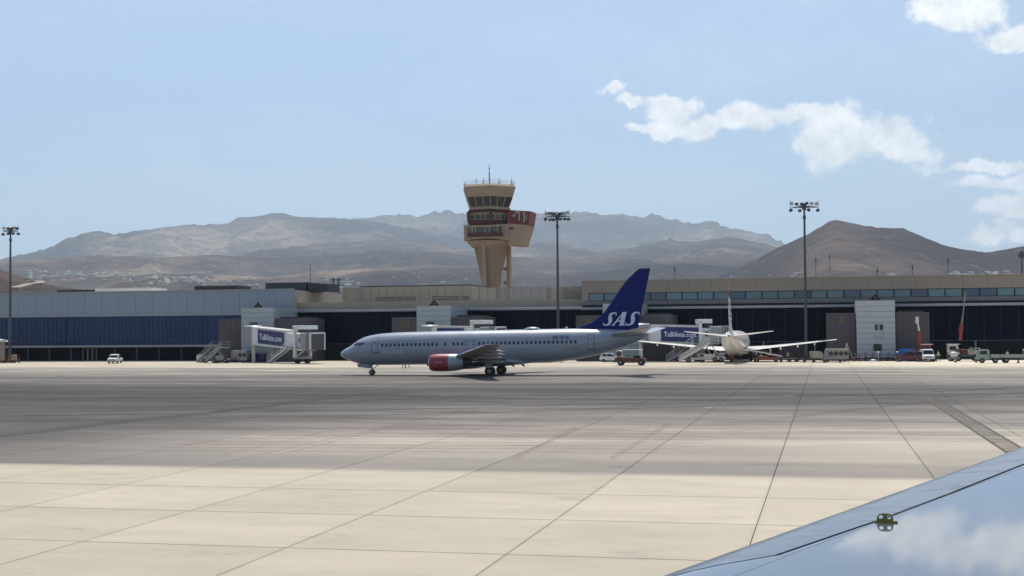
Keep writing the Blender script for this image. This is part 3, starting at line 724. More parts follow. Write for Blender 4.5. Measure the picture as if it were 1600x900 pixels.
for px_, hh in ((1276, 4.2), (1298, 4.8), (1372, 2.2), (1483, 3.8), (1427, 2.5), (1055, 3.0)):
    b = MB().tube((xa(px_, FY+12)-R0, 12, zr-.3), (xa(px_, FY+12)-R0, 12, zr+hh), .05, 6)
    b.box(xa(px_, FY+12)-R0-.12, xa(px_, FY+12)-R0+.12, 11.9, 12.1, zr+hh-.9, zr+hh-.3)
    b.build('roof_mast', M['darkmetal'], tr_)
# ---- gate houses: a clad tower between two lower grey boxes, with the stand number
def map_text(body, size, fn, bold=.0, shear=0, space=1.0):
    V, F_ = text_geo(body, size, bold, shear, space); b = MB(); b.add([fn(u_, v_) for u_, v_ in V], F_); return b
GYF = 232.6
def gate(px_tower_l, num, pal, label, wl=4.9, wr=5.5):
    X = xa(px_tower_l, GYF); TW = 6.25; D_ = FY-GYF-1.32
    g = thing('gate_house', label, 'gate house', (X, GYF, 0), 0, 'gate houses along the terminal')
    zt = 9.95
    box('tower_core', M['roofdark'], g, .1, TW-.1, .1, D_, 0, zt-.1)
    nb = 11; hb_ = zt/nb
    a = MB().box(0, TW, 0, .09, .02, hb_-.02).build('cladding_board', pal, g, bevel=.012)
    for i in range(1, nb): share(a, 'cladding_board', g, (0, 0, i*hb_))
    a = MB().box(TW-.09, TW, .092, D_, .02, hb_-.02).build('cladding_board', pal, g)
    for i in range(1, nb): share(a, 'cladding_board', g, (0, 0, i*hb_))
    a = MB().box(0, .09, .092, D_, .02, hb_-.02).build('cladding_board', pal, g)
    for i in range(1, nb): share(a, 'cladding_board', g, (0, 0, i*hb_))
    box('roof', M['roof'], g, 0, TW, .003, D_, zt-.02, zt+.09)
    zs = 7.95
    box('side_box', M['annex'], g, -wl, -.12, .75, D_, 0, zs, bevel=.03)
    box('side_box', M['annex'], g, TW+.12, TW+wr, .75, D_, 0, zs, bevel=.03)
    box('shadow_gap', M['roofdark'], g, TW+.9, TW+wr-.9, 1.4, D_-1, zs+.003, zs+.35)
    for sx_ in (-wl/2, ):
        b = map_text(num, 1.75, lambda u_, v_: (sx_+u_, .735, 6.65+v_), .02); b.build('stand_number', M['number'], g)
    # triangular roof sign
    tri = MB(); xm = TW*.5
    tri.prism([(xm-.95, zt+.10), (xm+.95, zt+.10), (xm, zt+1.15)], .5, .62); ts = tri.build('roof_sign', M['frame'], g)
    b = map_text(num, .62, lambda u_, v_: (xm+u_, .488, zt+.42+v_), .01); b.build('sign_number', M['number'], ts)
    return g
g11 = gate(377, '11', M['gatewhite'], 'gate house numbered 11 at the end of the blue glass terminal wing')
g10 = gate(651, '10', M['gatewhite'], 'gate house numbered 10 behind the nose half of the taxiing airliner')
g9 = gate(942, '9', M['gatewhite'], 'gate house numbered 9 behind the blue tail fin')
g8 = gate(1338, '8', M['gatelight'], 'pale boarded gate house numbered 8 with a small double window')
# window and lower dark opening on gate 8
gx_ = lambda px_: xa(px_, GYF)-g8.location.x
for a, b_ in ((1367, 1371.3), (1374, 1379.5)):
    box('window_pane', M['glassdark'], g8, gx_(a), gx_(b_), -.03, -.004, za(515.8, 1370, GYF), za(507.5, 1370, GYF))
b = MB(); b.box(gx_(1366.2), gx_(1380), -.10, -.002, za(507.4, 1370, GYF), za(506.4, 1370, GYF)); b.box(gx_(1366.2), gx_(1380), -.10, -.002, za(526.6, 1370, GYF), za(525.8, 1370, GYF)); b.build('window_ledge', M['grey'], g8)
b = MB(); b.box(gx_(1367), gx_(1367.4), -.06, -.003, za(525.7, 1370, GYF), za(516, 1370, GYF)); b.box(gx_(1379.2), gx_(1379.6), -.06, -.003, za(525.7, 1370, GYF), za(516, 1370, GYF)); b.build('window_rail', M['grey'], g8)
box('opening_frame', M['frame'], g8, gx_(1364), gx_(1377), -.06, -.004, 1.6, za(538, 1370, GYF))
box('opening_glass', M['glassdark'], g8, gx_(1365.3), gx_(1375.6), -.07, -.062, 1.8, za(539.2, 1370, GYF))

# ------------------------------------------------------------------ control tower
TY = 420.0
ct = thing('control_tower', 'beige airport control tower with dark cab windows, red balconies and flared concrete stem', 'control tower', (at(765.5, 450, TY).x, TY, 0))
txl = lambda px_: at(px_, 380, TY).x - ct.location.x
tz = lambda py_: at(765, py_, TY).z
def hexring(r, z, rot=16.5, cy=0, n=6, sx_=1.0):
    return [(r*sin(R_(rot+i*360/n))*sx_, cy - r*cos(R_(rot+i*360/n)), z) for i in range(n)]
def hexband(name, m, r0, z0, r1, z1, parent=ct, rot=16.5):
    return MB().loft([hexring(r0, z0, rot), hexring(r1, z1, rot)]).build(name, m, parent)
# stem: flared, fluted
b = MB(); rings = []
for z, wl_, wr_, dp in ((0, -2.3, 3.2, 3.0), (tz(447), -2.5, 3.4, 3.2), (tz(425), -3.3, 4.0, 4.0), (tz(405), -4.2, 5.1, 5.0), (tz(390), -4.9, 5.9, 5.8), (tz(383), -5.3, 6.3, 6.2)):
    ring = []
    n_ = 32
    for i in range(n_):
        a = 2*pi*i/n_; c_ = (wl_+wr_)/2; w_ = (wr_-wl_)/2
        k_ = 1 - .13*abs(sin(2*a+.3))**3 - (.16*max(0, cos(a+pi/2+.55))**12)
        ex = 1.0/max(abs(cos(a))**1.0, abs(sin(a))**1.0, .78)
        ring.append((c_+w_*cos(a)*k_*min(ex, 1.12), dp*sin(a)*k_*min(ex, 1.12), z))
    rings.append(ring)
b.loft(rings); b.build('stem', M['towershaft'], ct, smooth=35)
for px_a, px_b, wd in ((760.5, 763, .9),):
    b = MB(); xa0, xa1 = txl(px_a), txl(px_b)
    b.hexa([(xa0-wd*.5, -3.5, 0), (xa0+wd*.5, -3.5, 0), (xa0+wd*.5, -2, 0), (xa0-wd*.5, -2, 0), (xa1-wd*.6, -6.4, tz(384)), (xa1+wd*.6, -6.4, tz(384)), (xa1+wd*.6, -3, tz(384)), (xa1-wd*.6, -3, tz(384))])
    b.build('stem_rib', M['towerbeige'], ct)
box('stair_column', M['towerbeige'], ct, txl(787.5), txl(792.5), 3.2, 6.0, 0, tz(384), bevel=.05)
for i in range(4): box('stair_landing', M['towerbeige'], ct, txl(782), txl(787.4), 3.6, 5.4, tz(444)+i*4.6, tz(444)+i*4.6+.9)
# lower block
zl0, zl1 = tz(382), tz(352.5)
b = MB().loft([hexring(6.3, zl0-1.0, 8), hexring(8.2, zl0+.9, 8)]); b.build('soffit', M['towerbeige'], ct)
b = MB().box(txl(731), txl(799.5), -5.0, 7.5, zl0+1.0, zl1); b.build('lower_block', M['towerbeige'], ct, bevel=.12)
b = MB().loft([[(txl(744), -5.02, zl0+1.2), (txl(790), -5.02, zl0+1.2), (txl(787), -6.6, zl0+1.4), (txl(748), -6.6, zl0+1.4)], [(txl(740), -5.02, tz(372)), (txl(792), -5.02, tz(372)), (txl(788), -7.0, tz(372)), (txl(746), -7.0, tz(372))]]); b.build('bay_base', M['towerbeige'], ct)
b = MB().box(txl(739), txl(792), -7.25, -5.01, tz(371.5), tz(366)); b.build('balcony_band', M['towerred'], ct, bevel=.06)
b = MB().loft([[(txl(743), -5.02, tz(365.9)), (txl(789), -5.02, tz(365.9)), (txl(786), -6.6, tz(365.9)), (txl(747), -6.6, tz(365.9))], [(txl(743), -5.02, tz(355.5)), (txl(789), -5.02, tz(355.5)), (txl(786), -6.9, tz(355.5)), (txl(747), -6.9, tz(355.5))]]); b.build('bay_wall', M['towerglass2'], ct)
for px_ in (747, 751.5, 766.5, 773, 786): MB().bar((txl(px_), -6.75, tz(365.8)), (txl(px_), -7.0, tz(355.6)), .18, .18).build('window_frame', M['towerwhite'], ct)
MB().bar((txl(745), -6.9, tz(355.6)), (txl(788), -6.9, tz(355.6)), .3, .5).build('window_head', M['towerbeige'], ct)
for px_ in (740, 742.5, 788.5, 791): MB().bar((txl(px_), -7.1, tz(365.9)), (txl(px_), -7.1, tz(357)), .22, .22).build('balcony_post', M['towerred'], ct)
# middle level
hexband('red_gallery_floor', M['towerred'], 7.4, tz(352.4), 8.0, tz(346.5)); hexband('middle_wall', M['towerbeige'], 6.9, tz(345.4), 7.3, tz(332.2))
hexband('middle_window_band', M['towerglass2'], 7.06, tz(343.8), 7.34, tz(337.6))
for k_ in range(6):
    a0_, a1_ = R_(16.5+k_*60), R_(76.5+k_*60)
    for f_ in (0, .25, .5, .75):
        x_ = sin(a0_)*(1-f_)+sin(a1_)*f_; y_ = -(cos(a0_)*(1-f_)+cos(a1_)*f_)
        if y_ < .3: MB().bar((x_*7.12, y_*7.12, tz(343.9)), (x_*7.4, y_*7.4, tz(337.4)), .16, .16).build('window_frame', M['towerwhite'], ct)
b = MB().loft([hexring(8.0, tz(334.2), 16.5), hexring(8.2, tz(332.3), 16.5)]); b.build('red_gallery_roof', M['towerred'], ct)
for i in (5, 0, 1):
    a0_ = R_(16.5+i*60); MB().bar((sin(a0_)*7.7, -cos(a0_)*7.7, tz(350)), (sin(a0_)*8.1, -cos(a0_)*8.1, tz(333)), .9, .6).build('gallery_post', M['towerred'], ct)
# cab
hexband('cab_floor', M['towerred'], 7.5, tz(332.2), 7.8, tz(329.6)); hexband('cab_apron', M['towerbeige'], 7.4, tz(329.5), 7.5, tz(326.6)); hexband('cab_sill', M['towerbeige'], 7.0, tz(326.5), 7.15, tz(324.8))
zc0, zc1 = tz(324.7), tz(310.2); rc0, rc1 = 7.1, 8.35
hexband('cab_glass', M['towerglass'], rc0, zc0, rc1, zc1)
for k_ in range(6):
    a0_, a1_ = R_(16.5+k_*60), R_(76.5+k_*60)
    for f_ in (0, 1/3, 2/3):
        x_ = sin(a0_)*(1-f_)+sin(a1_)*f_; y_ = -(cos(a0_)*(1-f_)+cos(a1_)*f_)
        MB().bar((x_*(rc0+.04), y_*(rc0+.04), zc0), (x_*(rc1+.05), y_*(rc1+.05), zc1), .14, .14).build('cab_mullion', M['towerwhite'], ct)
hexband('cab_parapet', M['towerbeige'], rc1+.05, zc1, 9.5, tz(294.5)); hexband('cab_roof', M['towerbeige'], 9.5, tz(294.4), 8.6, tz(290.5))
rl = MB(); zr0, zr1 = tz(291), tz(285.5)
rg = hexring(8.9, zr0); 
for i in range(6):
    p0, p1 = Vector(rg[i]), Vector(rg[(i+1) % 6])
    for h_ in (zr1, (zr0+zr1)/2): rl.bar(Vector((p0.x, p0.y, h_)), Vector((p1.x, p1.y, h_)), .07, .07)
    for f_ in range(6):
        q = p0.lerp(p1, f_/6); rl.bar(q, Vector((q.x, q.y, zr1)), .07, .07)
rl.build('roof_railing', M['towerwhite'], ct)
for px_, yy_, top, r_ in ((765.3, 0, 256, .10), (729.5, -3, 282, .07), (736, 4, 280, .09), (749.5, -4, 278, .08), (763.5, -6, 280, .1), (777.5, 2, 277.5, .10), (785.5, -3, 280, .07), (798.5, 1, 283, .09), (802.3, -2, 279, .09)):
    b = MB(); x_ = txl(px_); b.tube((x_, yy_, zr0-.5), (x_, yy_, tz(top)), r_, 6, r_*.6)
    b.tube((x_, yy_, tz(top)-1.8), (x_, yy_, tz(top)-1.2), r_*2, 6); b.build('antenna', M['darkmetal'], ct)
b = MB(); x_ = txl(765.3); b.tube((x_, 0, zr0-.3), (x_, 0, tz(268)), .22, 8); b.build('antenna_mast', M['grey'], ct)
# side annex leaning out to the right, red panels above
b = MB(); b.prism([(txl(798), tz(384.5)), (txl(819.5), tz(386)), (txl(829.5), tz(355)), (txl(798), tz(351.5))], -4.2, 5.5); b.build('side_annex', M['towerbeige'], ct)
b = MB(); b.prism([(txl(797), tz(351.2)), (txl(829.6), tz(354.6)), (txl(833.2), tz(333.5)), (txl(803), tz(331)), (txl(797), tz(336))], -4.0, 5.3); ra = b.build('red_annex', M['redpaint'], ct)
b = MB()
for i in range(9):
    x_ = txl(803.5+i*3.3); b.bar((x_, -4.07, tz(352.6+i*.3)), (x_+.35, -4.07, tz(332.5+i*.25)), .10, .12)
b.build('panel_seam', M['towerred'], ra)
for px_, a_, b__, w_ in ((808, 338, 341, .9), (816, 336, 348, .3), (823.5, 335, 350, .5), (827, 338, 346, .35), (813, 333, 336, 1.6)):
    MB().box(txl(px_)-w_/2, txl(px_)+w_/2, -4.12, -4.02, tz(b__), tz(a_)).build('white_marking', M['towerwhite'], ra)
for px_ in (803, 806): MB().box(txl(px_)-.4, txl(px_)+.25, -4.26, -4.19, tz(361), tz(357.5)).build('annex_window', M['glassdark'], ct)

# ------------------------------------------------------------------ lattice power pylon far behind
py_ = hit(525, 452); 
if py_ is None or py_.length > 3000: py_ = Vector((at(525, 452, 900).x, 900, 10))
Yp = 900.0; pb = at(525, 462, Yp); topz = at(525, 434.5, Yp).z; zb_ = terrain_z(pb.x, Yp)
pl = thing('power_pylon', 'small lattice power pylon with two cross arms beyond the roof gap', 'pylon', (pb.x, Yp, zb_))
b = MB(); hw_ = .9; ht = topz-zb_
for sx_ in (-1.9, 1.9):
    for dx, dy in ((-hw_, -hw_), (hw_, -hw_), (hw_, hw_), (-hw_, hw_)): b.bar((sx_+dx, dy, 0), (sx_+dx*.4, dy*.4, ht), .28, .28)
    for i in range(9): b.bar((sx_-hw_*.8, -.8, i*ht/9), (sx_+hw_*.8, -.8, (i+1)*ht/9), .18, .18)
b.build('lattice_mast', M['darkmetal'], pl)
for z_, w_ in ((ht-1.2, 4.8), (ht-5.2, 6.2)): MB().bar((-w_, 0, z_), (w_, 0, z_), .4, .45).build('cross_arm', M['darkmetal'], pl)

# ------------------------------------------------------------------ apron floodlight masts
def flood(px_, top_py, label, n_up, n_dn, rz=0.0, seed=1, w_=2.6, Y=236.0):
    b0 = at(px_, 560, Y); topz_ = at(px_, top_py, Y).z
    t_ = thing('floodlight_mast', label, 'floodlight mast', (b0.x, Y, 0), rz, 'tall floodlight masts on the apron')
    b = MB(); b.lathe([(.42, 0), (.42, .08), (.30, .09), (.29, 4), (.22, topz_*.6), (.16, topz_-.8)], (0, 0, 0), n=12); b.build('pole', M['pole'], t_, smooth=True)
    box('base_box', M['cream'], t_, .5, 1.4, -.3, .3, 0, 1.5, bevel=.03)
    b = MB(); b.tube((0, 0, topz_-1.3), (0, 0, topz_-.2), .36, 12); b.tube((0, 0, topz_-2.9), (0, 0, topz_-2.3), .27, 10); b.build('head_ring', M['lamp'], t_, smooth=True)
    b = MB(); b.bar((-w_, 0, topz_-.9), (w_, 0, topz_-.9), .12, .12)
    for a in range(3): b.bar((cos(a*pi/3)*w_*.8, sin(a*pi/3)*w_*.8, topz_-.75), (-cos(a*pi/3)*w_*.8, -sin(a*pi/3)*w_*.8, topz_-.75), .10, .10)
    b.build('cross_arm', M['lamp'], t_)
    b = MB()
    for s_ in (-1, 1): b.tube((s_*w_, 0, topz_-1.7), (s_*w_, 0, topz_+.5), .03, 5)
    b.build('lightning_rod', M['lamp'], t_)
    rr = random.Random(seed)
    def lampo(x_, y_, z_, yaw, tilt):
        b = MB(); b.lathe([(.10, -.26), (.26, -.16), (.34, .02), (.35, .08)], (0, 0, 0), 'y', 12)
        o = b.build('lamp_head', M['lamp'], t_, smooth=True); o.location = (x_, y_, z_); o.rotation_euler = (tilt, 0, yaw)
        c = MB(); c.lathe([(.31, .083), (.31, .10)], (0, 0, 0), 'y', 12); c.build('lens', M['lens'], o)
    for i in range(n_up): 
        x_ = -w_+.25+(2*w_-.5)*i/(n_up-1); lampo(x_, rr.uniform(-.5, .5), topz_-.25+rr.uniform(-.08, .08), rr.uniform(-.6, .6)+(0 if rr.random() < .6 else pi), R_(-35))
    for i in range(n_dn):
        x_ = -w_+.1+(2*w_-.2)*i/(n_dn-1); lampo(x_, rr.uniform(-.5, .5), topz_-1.35+rr.uniform(-.08, .08), rr.uniform(-.6, .6), R_(-40))
    return t_
flood(15.5, 354.5, 'tall floodlight mast at the far left in front of the blue glass wing', 6, 4, 0, 3, 1.6)
flood(872.5, 331, 'tall floodlight mast rising behind the taxiing airliner, crowded with lamps', 9, 7, 0, 5, 2.2)
flood(1260, 316, 'tall floodlight mast beside the parked tail-on airliner, with few lamps', 6, 4, 0, 8, 2.35)
# slim mast far away at the right edge of the frame
Ym = 420.0; mm_ = at(1597, 430, Ym)
t_ = thing('far_light_mast', 'thin distant light mast on the skyline at the right edge above the terminal roof', 'mast', (mm_.x, Ym, 0))
b = MB().tube((0, 0, 0), (0, 0, at(1597, 397, Ym).z), .3, 8, .2); b.build('pole', M['pole'], t_)
zz_ = at(1597, 397, Ym).z
b = MB(); b.box(-1.0, 1.0, -.5, .5, zz_-1, zz_); b.box(-.5, .5, -.4, .4, zz_-.99+1, zz_+.8); b.build('lamp_cluster', M['lamp'], t_)

# ------------------------------------------------------------------ passenger boarding bridges
def bridge(label, S, E, zs, ze, sign=True, smk=.60, stk=1.45, h=2.75, wdt=2.7, cabturn=-.5, stairs=True, cabl=4.0, gap=0.0):
    """S,E: plan points of rotunda and cab; zs,ze floor heights; local x runs from S to E"""
    S, E = Vector((S[0], S[1], 0)), Vector((E[0], E[1], 0)); d = E-S; L = d.length; rz = math.atan2(d.y, d.x)
    g = thing('boarding_bridge', label, 'boarding bridge', S, rz, 'boarding bridges at the gates')
    fl = lambda x_: zs+(ze-zs)*x_/L
    b = MB(); b.lathe([(1.75, zs-.25), (1.75, zs+h+.1), (1.4, zs+h+.35)], (0, 0, 0), n=20); b.build('rotunda', M['grey'], g, smooth=30)
    b = MB(); b.tube((0, 0, 0), (0, 0, zs-.25), .35, 10); b.build('rotunda_column', M['offwhite'], g, smooth=True)
    b = MB(); b.box(-.5, .6, -.5, .5, zs+h+.36, zs+h+.9); b.build('roof_unit', M['darkmetal'], g)
    s_ = 1.6; sm = L*smk
    def seg(x0, x1, w_, hh, dz0=0, lift=0):
        return [(x0, -w_/2, fl(x0)+dz0), (x1, -w_/2, fl(x1)+dz0), (x1, w_/2, fl(x1)+dz0), (x0, w_/2, fl(x0)+dz0), (x0, -w_/2, fl(x0)+hh), (x1, -w_/2, fl(x1)+hh), (x1, w_/2, fl(x1)+hh), (x0, w_/2, fl(x0)+hh)]
    b = MB().hexa(seg(s_, sm, wdt, h)); b.build('outer_tunnel', M['white'], g, bevel=.05)
    b = MB().hexa(seg(sm+.01, L-cabl*.55, wdt-.35, h-.2, .12)); b.build('inner_tunnel', M['white'], g, bevel=.04)
    b = MB().hexa(seg(.9, s_-.01, wdt-.3, h-.1)); b.build('tunnel_collar', M['white'], g)
    b = MB().hexa([(x_, y_, z_+h+.01) for x_, y_, z_ in seg(s_, sm, wdt+.25, h)[:4]]+[(x_, y_, z_+h+.20) for x_, y_, z_ in seg(s_, sm, wdt+.25, h)[:4]]); b.build('tunnel_roof', M['white'], g)
    for sy in (-1, 1):
        MB().bar((s_, sy*(wdt/2+.05), fl(s_)-.12), (L-cabl*.5, sy*(wdt/2+.05), fl(L-cabl*.5)-.12), .16, .30).build('side_beam', M['offwhite'], g)
    b = MB().hexa([(x_, y_*.8, z_-.30) for x_, y_, z_ in seg(s_, L-cabl*.5, wdt, h)[:4]]+[(x_, y_*.8, z_-.02) for x_, y_, z_ in seg(s_, L-cabl*.5, wdt, h)[:4]]); b.build('underframe', M['grey'], g)
    if sign:
        a0, a1 = s_+1.0+gap, sm-.15
        yq = -wdt/2-.07
        b = MB().hexa([(a0, yq-.03, fl(a0)+.12), (a1, yq-.03, fl(a1)+.12), (a1, yq+.05, fl(a1)+.12), (a0, yq+.05, fl(a0)+.12), (a0, yq-.03, fl(a0)+h-.18), (a1, yq-.03, fl(a1)+h-.18), (a1, yq+.05, fl(a1)+h-.18), (a0, yq+.05, fl(a0)+h-.18)])
        sg = b.build('advert_board', M['signblue'], g)
        V, F_ = text_geo('TuBillete.com', 1.25, .022, 0, 1.06); xs_ = [v[0] for v in V]; wid = max(xs_)-min(xs_); k_ = (a1-a0)*.84/wid
        kz = min(k_*1.25, 1.25)
        xm_ = (a0+a1)/2; b = MB(); b.add([(xm_+u_*k_, yq-.045, fl(xm_+u_*k_)+h*.47+v_*kz) for u_, v_ in V], F_); b.build('lettering', M['letter'], sg)
        for i in range(5):
            for zz2 in (.05, h-.12):
                x_ = a0+.3+(a1-a0-.6)*i/4; MB().box(x_-.09, x_+.09, yq-.10, yq-.035, fl(x_)+zz2-.07, fl(x_)+zz2+.07).build('bracket', M['white'], sg)
    # lift frame, head box, bogie
    xl = L-cabl*.55-1.6; zf_ = fl(xl)
    for sy in (-1, 1):
        MB().box(xl-.28, xl+.28, sy*(wdt/2+.28)-.22, sy*(wdt/2+.28)+.22, 1.0, zf_+h+.9).build('lift_leg', M['white'], g, bevel=.04)
    box('lift_head', M['white'], g, xl-.4, xl+2.0, -wdt/2-.5, wdt/2+.5, zf_+h+.55, zf_+h+1.25, bevel=.05)
    box('roof_unit', M['darkmetal'], g, xl+1.0, xl+2.1, -.9, .9, zf_+h+.0, zf_+h+.5)
    box('bogie_beam', M['grey'], g, xl-.5, xl+.5, -wdt/2-.3, wdt/2+.3, .75, 1.2, bevel=.04)
    b = MB()
    for sy in (-1, 1): b.bar((xl, sy*(wdt/2+.2), 1.1), (xl+1.6, sy*.6, zf_-.3), .16, .16)
    b.build('brace', M['white'], g)
    wh = None
    for sy in (-1.25, -.8, .8, 1.25):
        if wh is None: wh = MB().lathe([(.3, -.17), (.48, -.15), (.5, 0), (.48, .15), (.3, .17)], (0, 0, 0), 'y', 16).build('bogie_wheel', M['black'], g, smooth=True); wh.location = (xl, sy, .5)
        else: share(wh, 'bogie_wheel', g, (xl, sy, .5))
    # cab
    cb = MB(); xc = L-cabl*.55; zc = fl(xc)-.05
    pr_ = [(xc, -1.55), (L-.6, -1.75), (L+.6, -1.2), (L+1.0, 0), (L+.6, 1.2), (L-.6, 1.75), (xc, 1.55)]
    b = MB().loft([[(x_, y_, zc) for x_, y_ in pr_], [(x_, y_, zc+h) for x_, y_ in pr_]]); b.build('cab', M['white'], g, bevel=.05)
    b = MB().loft([[(x_, y_*1.06, zc+h+.003) for x_, y_ in pr_], [(x_, y_*1.06, zc+h+.18) for x_, y_ in pr_]]); b.build('cab_roof', M['white'], g)
    box('cab_shutter', M['grey'], g, xc+.15, xc+1.75, -1.80, -1.60, zc+.1, zc+h-.1)
    box('cab_window', M['glassdark'], g, xc-.75, xc-.25, -wdt/2-.02, -wdt/2+.15, zc+1.2, zc+2.0)
    # folding canopy at the nose
    for k_ in range(4):
        x_ = L+.1+k_*.42; b = MB()
        for q0, q1 in (((x_, -2.1, zc-.05), (x_, -2.1, zc+h)), ((x_, -2.1, zc+h), (x_, .9, zc+h+.1)), ((x_, .9, zc+h+.1), (x_, .9, zc-.05))): b.bar(q0, q1, .22, .22)
        b.build('canopy_fold', M['grey'] if k_ < 3 else M['white'], g)
    b = MB().hexa([(L+.2, -2.0, zc), (L+1.4, -2.0, zc), (L+1.4, .8, zc), (L+.2, .8, zc), (L+.2, -2.0, zc+h-.02), (L+1.4, -2.0, zc+h-.02), (L+1.4, .8, zc+h-.02), (L+.2, .8, zc+h-.02)]); b.build('canopy_inside', M['annex'], g)
    # service stairs down from the tunnel, on the apron side
    if stairs:
        xt, zt_ = xl-1.4, fl(xl-1.4)-.1; xb, y_ = xt-zt_*stk, -wdt/2-.75
        n_ = 14
        st0 = None
        for i in range(n_):
            f_ = (i+.5)/n_; p_ = (xb+(xt-xb)*f_, y_, zt_*f_)
            if st0 is None: st0 = MB().box(-.16, .16, -.42, .42, -.02, .02).build('step', M['grey'], g); st0.location = p_
            else: share(st0, 'step', g, p_)
        for sy in (-.48, .48):
            MB().bar((xb, y_+sy, .02), (xt, y_+sy, zt_), .07, .26).build('stringer', M['white'], g)
            for hh in (.55, 1.05): MB().bar((xb, y_+sy, hh), (xt, y_+sy, zt_+hh), .06, .06).build('handrail', M['white'], g)
            b = MB()
            for f_ in (0, .25, .5, .75, 1): b.bar((xb+(xt-xb)*f_, y_+sy, zt_*f_), (xb+(xt-xb)*f_, y_+sy, zt_*f_+1.06), .05, .05)
            b.build('rail_posts', M['white'], g)
        box('landing', M['grey'], g, xt, xt+1.5, y_-.5, -wdt/2-.05, zt_-.08, zt_)
        b = MB()
        for q0, q1 in (((xt, y_-.48, zt_+1.05), (xt+1.5, y_-.48, zt_+1.05)), ((xt, y_-.48, zt_+.55), (xt+1.5, y_-.48, zt_+.55)), ((xt+1.5, y_-.48, zt_), (xt+1.5, y_-.48, zt_+1.05))): b.bar(q0, q1, .05, .05)
        b.build('landing_rail', M['white'], g)
    return g
def XY(px_, Y): return (at(px_, 520, Y).x, Y)
bridge('boarding bridge with TuBillete.com advert and service stairs at gate 11', XY(396, 229.2), XY(493, 219), za(535, 398, 228), za(547, 480, 220), smk=.62, stk=2.2, gap=.9)
bridge('boarding bridge mostly hidden behind the taxiing airliner at gate 10', XY(672, 229.0), XY(775, 224), za(535, 690, 228), za(537, 750, 226), sign=True)
bridge('boarding bridge with TuBillete.com advert reaching the parked tail-on airliner', XY(1001, 229.3), XY(1127, 232.5), za(533.5, 1010, 229), za(536.5, 1110, 231), smk=.72, gap=.7)
# ------------------------------------------------------------------ airliners (local x runs aft from the nose, port side is -y)
TOP = [(-.02, 2.80), (.04, 3.02), (.20, 3.18), (.57, 3.44), (1.36, 3.84), (2.24, 4.44), (2.9, 4.76), (3.48, 4.97), (4.5, 5.15), (5.54, 5.27), (8.8, 5.38), (13, 5.40), (28, 5.40), (32.4, 5.30), (34.5, 5.18), (36.2, 5.02), (37.4, 4.86), (38.0, 4.74)]
BOT = [(-.02, 2.78), (.04, 2.58), (.20, 2.46), (.65, 2.23), (1.3, 1.96), (2.1, 1.71), (3.0, 1.54), (3.9, 1.45), (6, 1.40), (8.8, 1.39), (25.5, 1.39), (27.4, 1.50), (29.35, 1.76), (31.3, 2.08), (32.7, 2.40), (34.2, 2.80), (35.6, 3.24), (37.2, 3.95), (38.0, 4.42)]
WID = [(-.02, .01), (.04, .22), (.20, .42), (.65, .80), (1.4, 1.16), (2.2, 1.42), (3.2, 1.63), (4.6, 1.79), (6.5, 1.87), (8.8, 1.88), (27, 1.88), (29.5, 1.80), (31.5, 1.62), (33.2, 1.36), (35, 1.0), (36.6, .62), (38.0, .17)]
fT, fB, fW = pchip(*zip(*TOP)), pchip(*zip(*BOT)), pchip(*zip(*WID))
def airfoil(n=14, camber=.02):
    up, lo = [], []
    for i in range(n+1):
        x = .5*(1-cos(pi*i/n)); yt = 5*(.2969*math.sqrt(x)-.1260*x-.3516*x*x+.2843*x**3-.1036*x**4); yc = camber*4*x*(1-x)
        up.append((x, yc, yt)); lo.append((x, yc, -yt))
    return up[::-1]+lo[1:-1]
AF, AF0 = airfoil(), airfoil(12, 0)
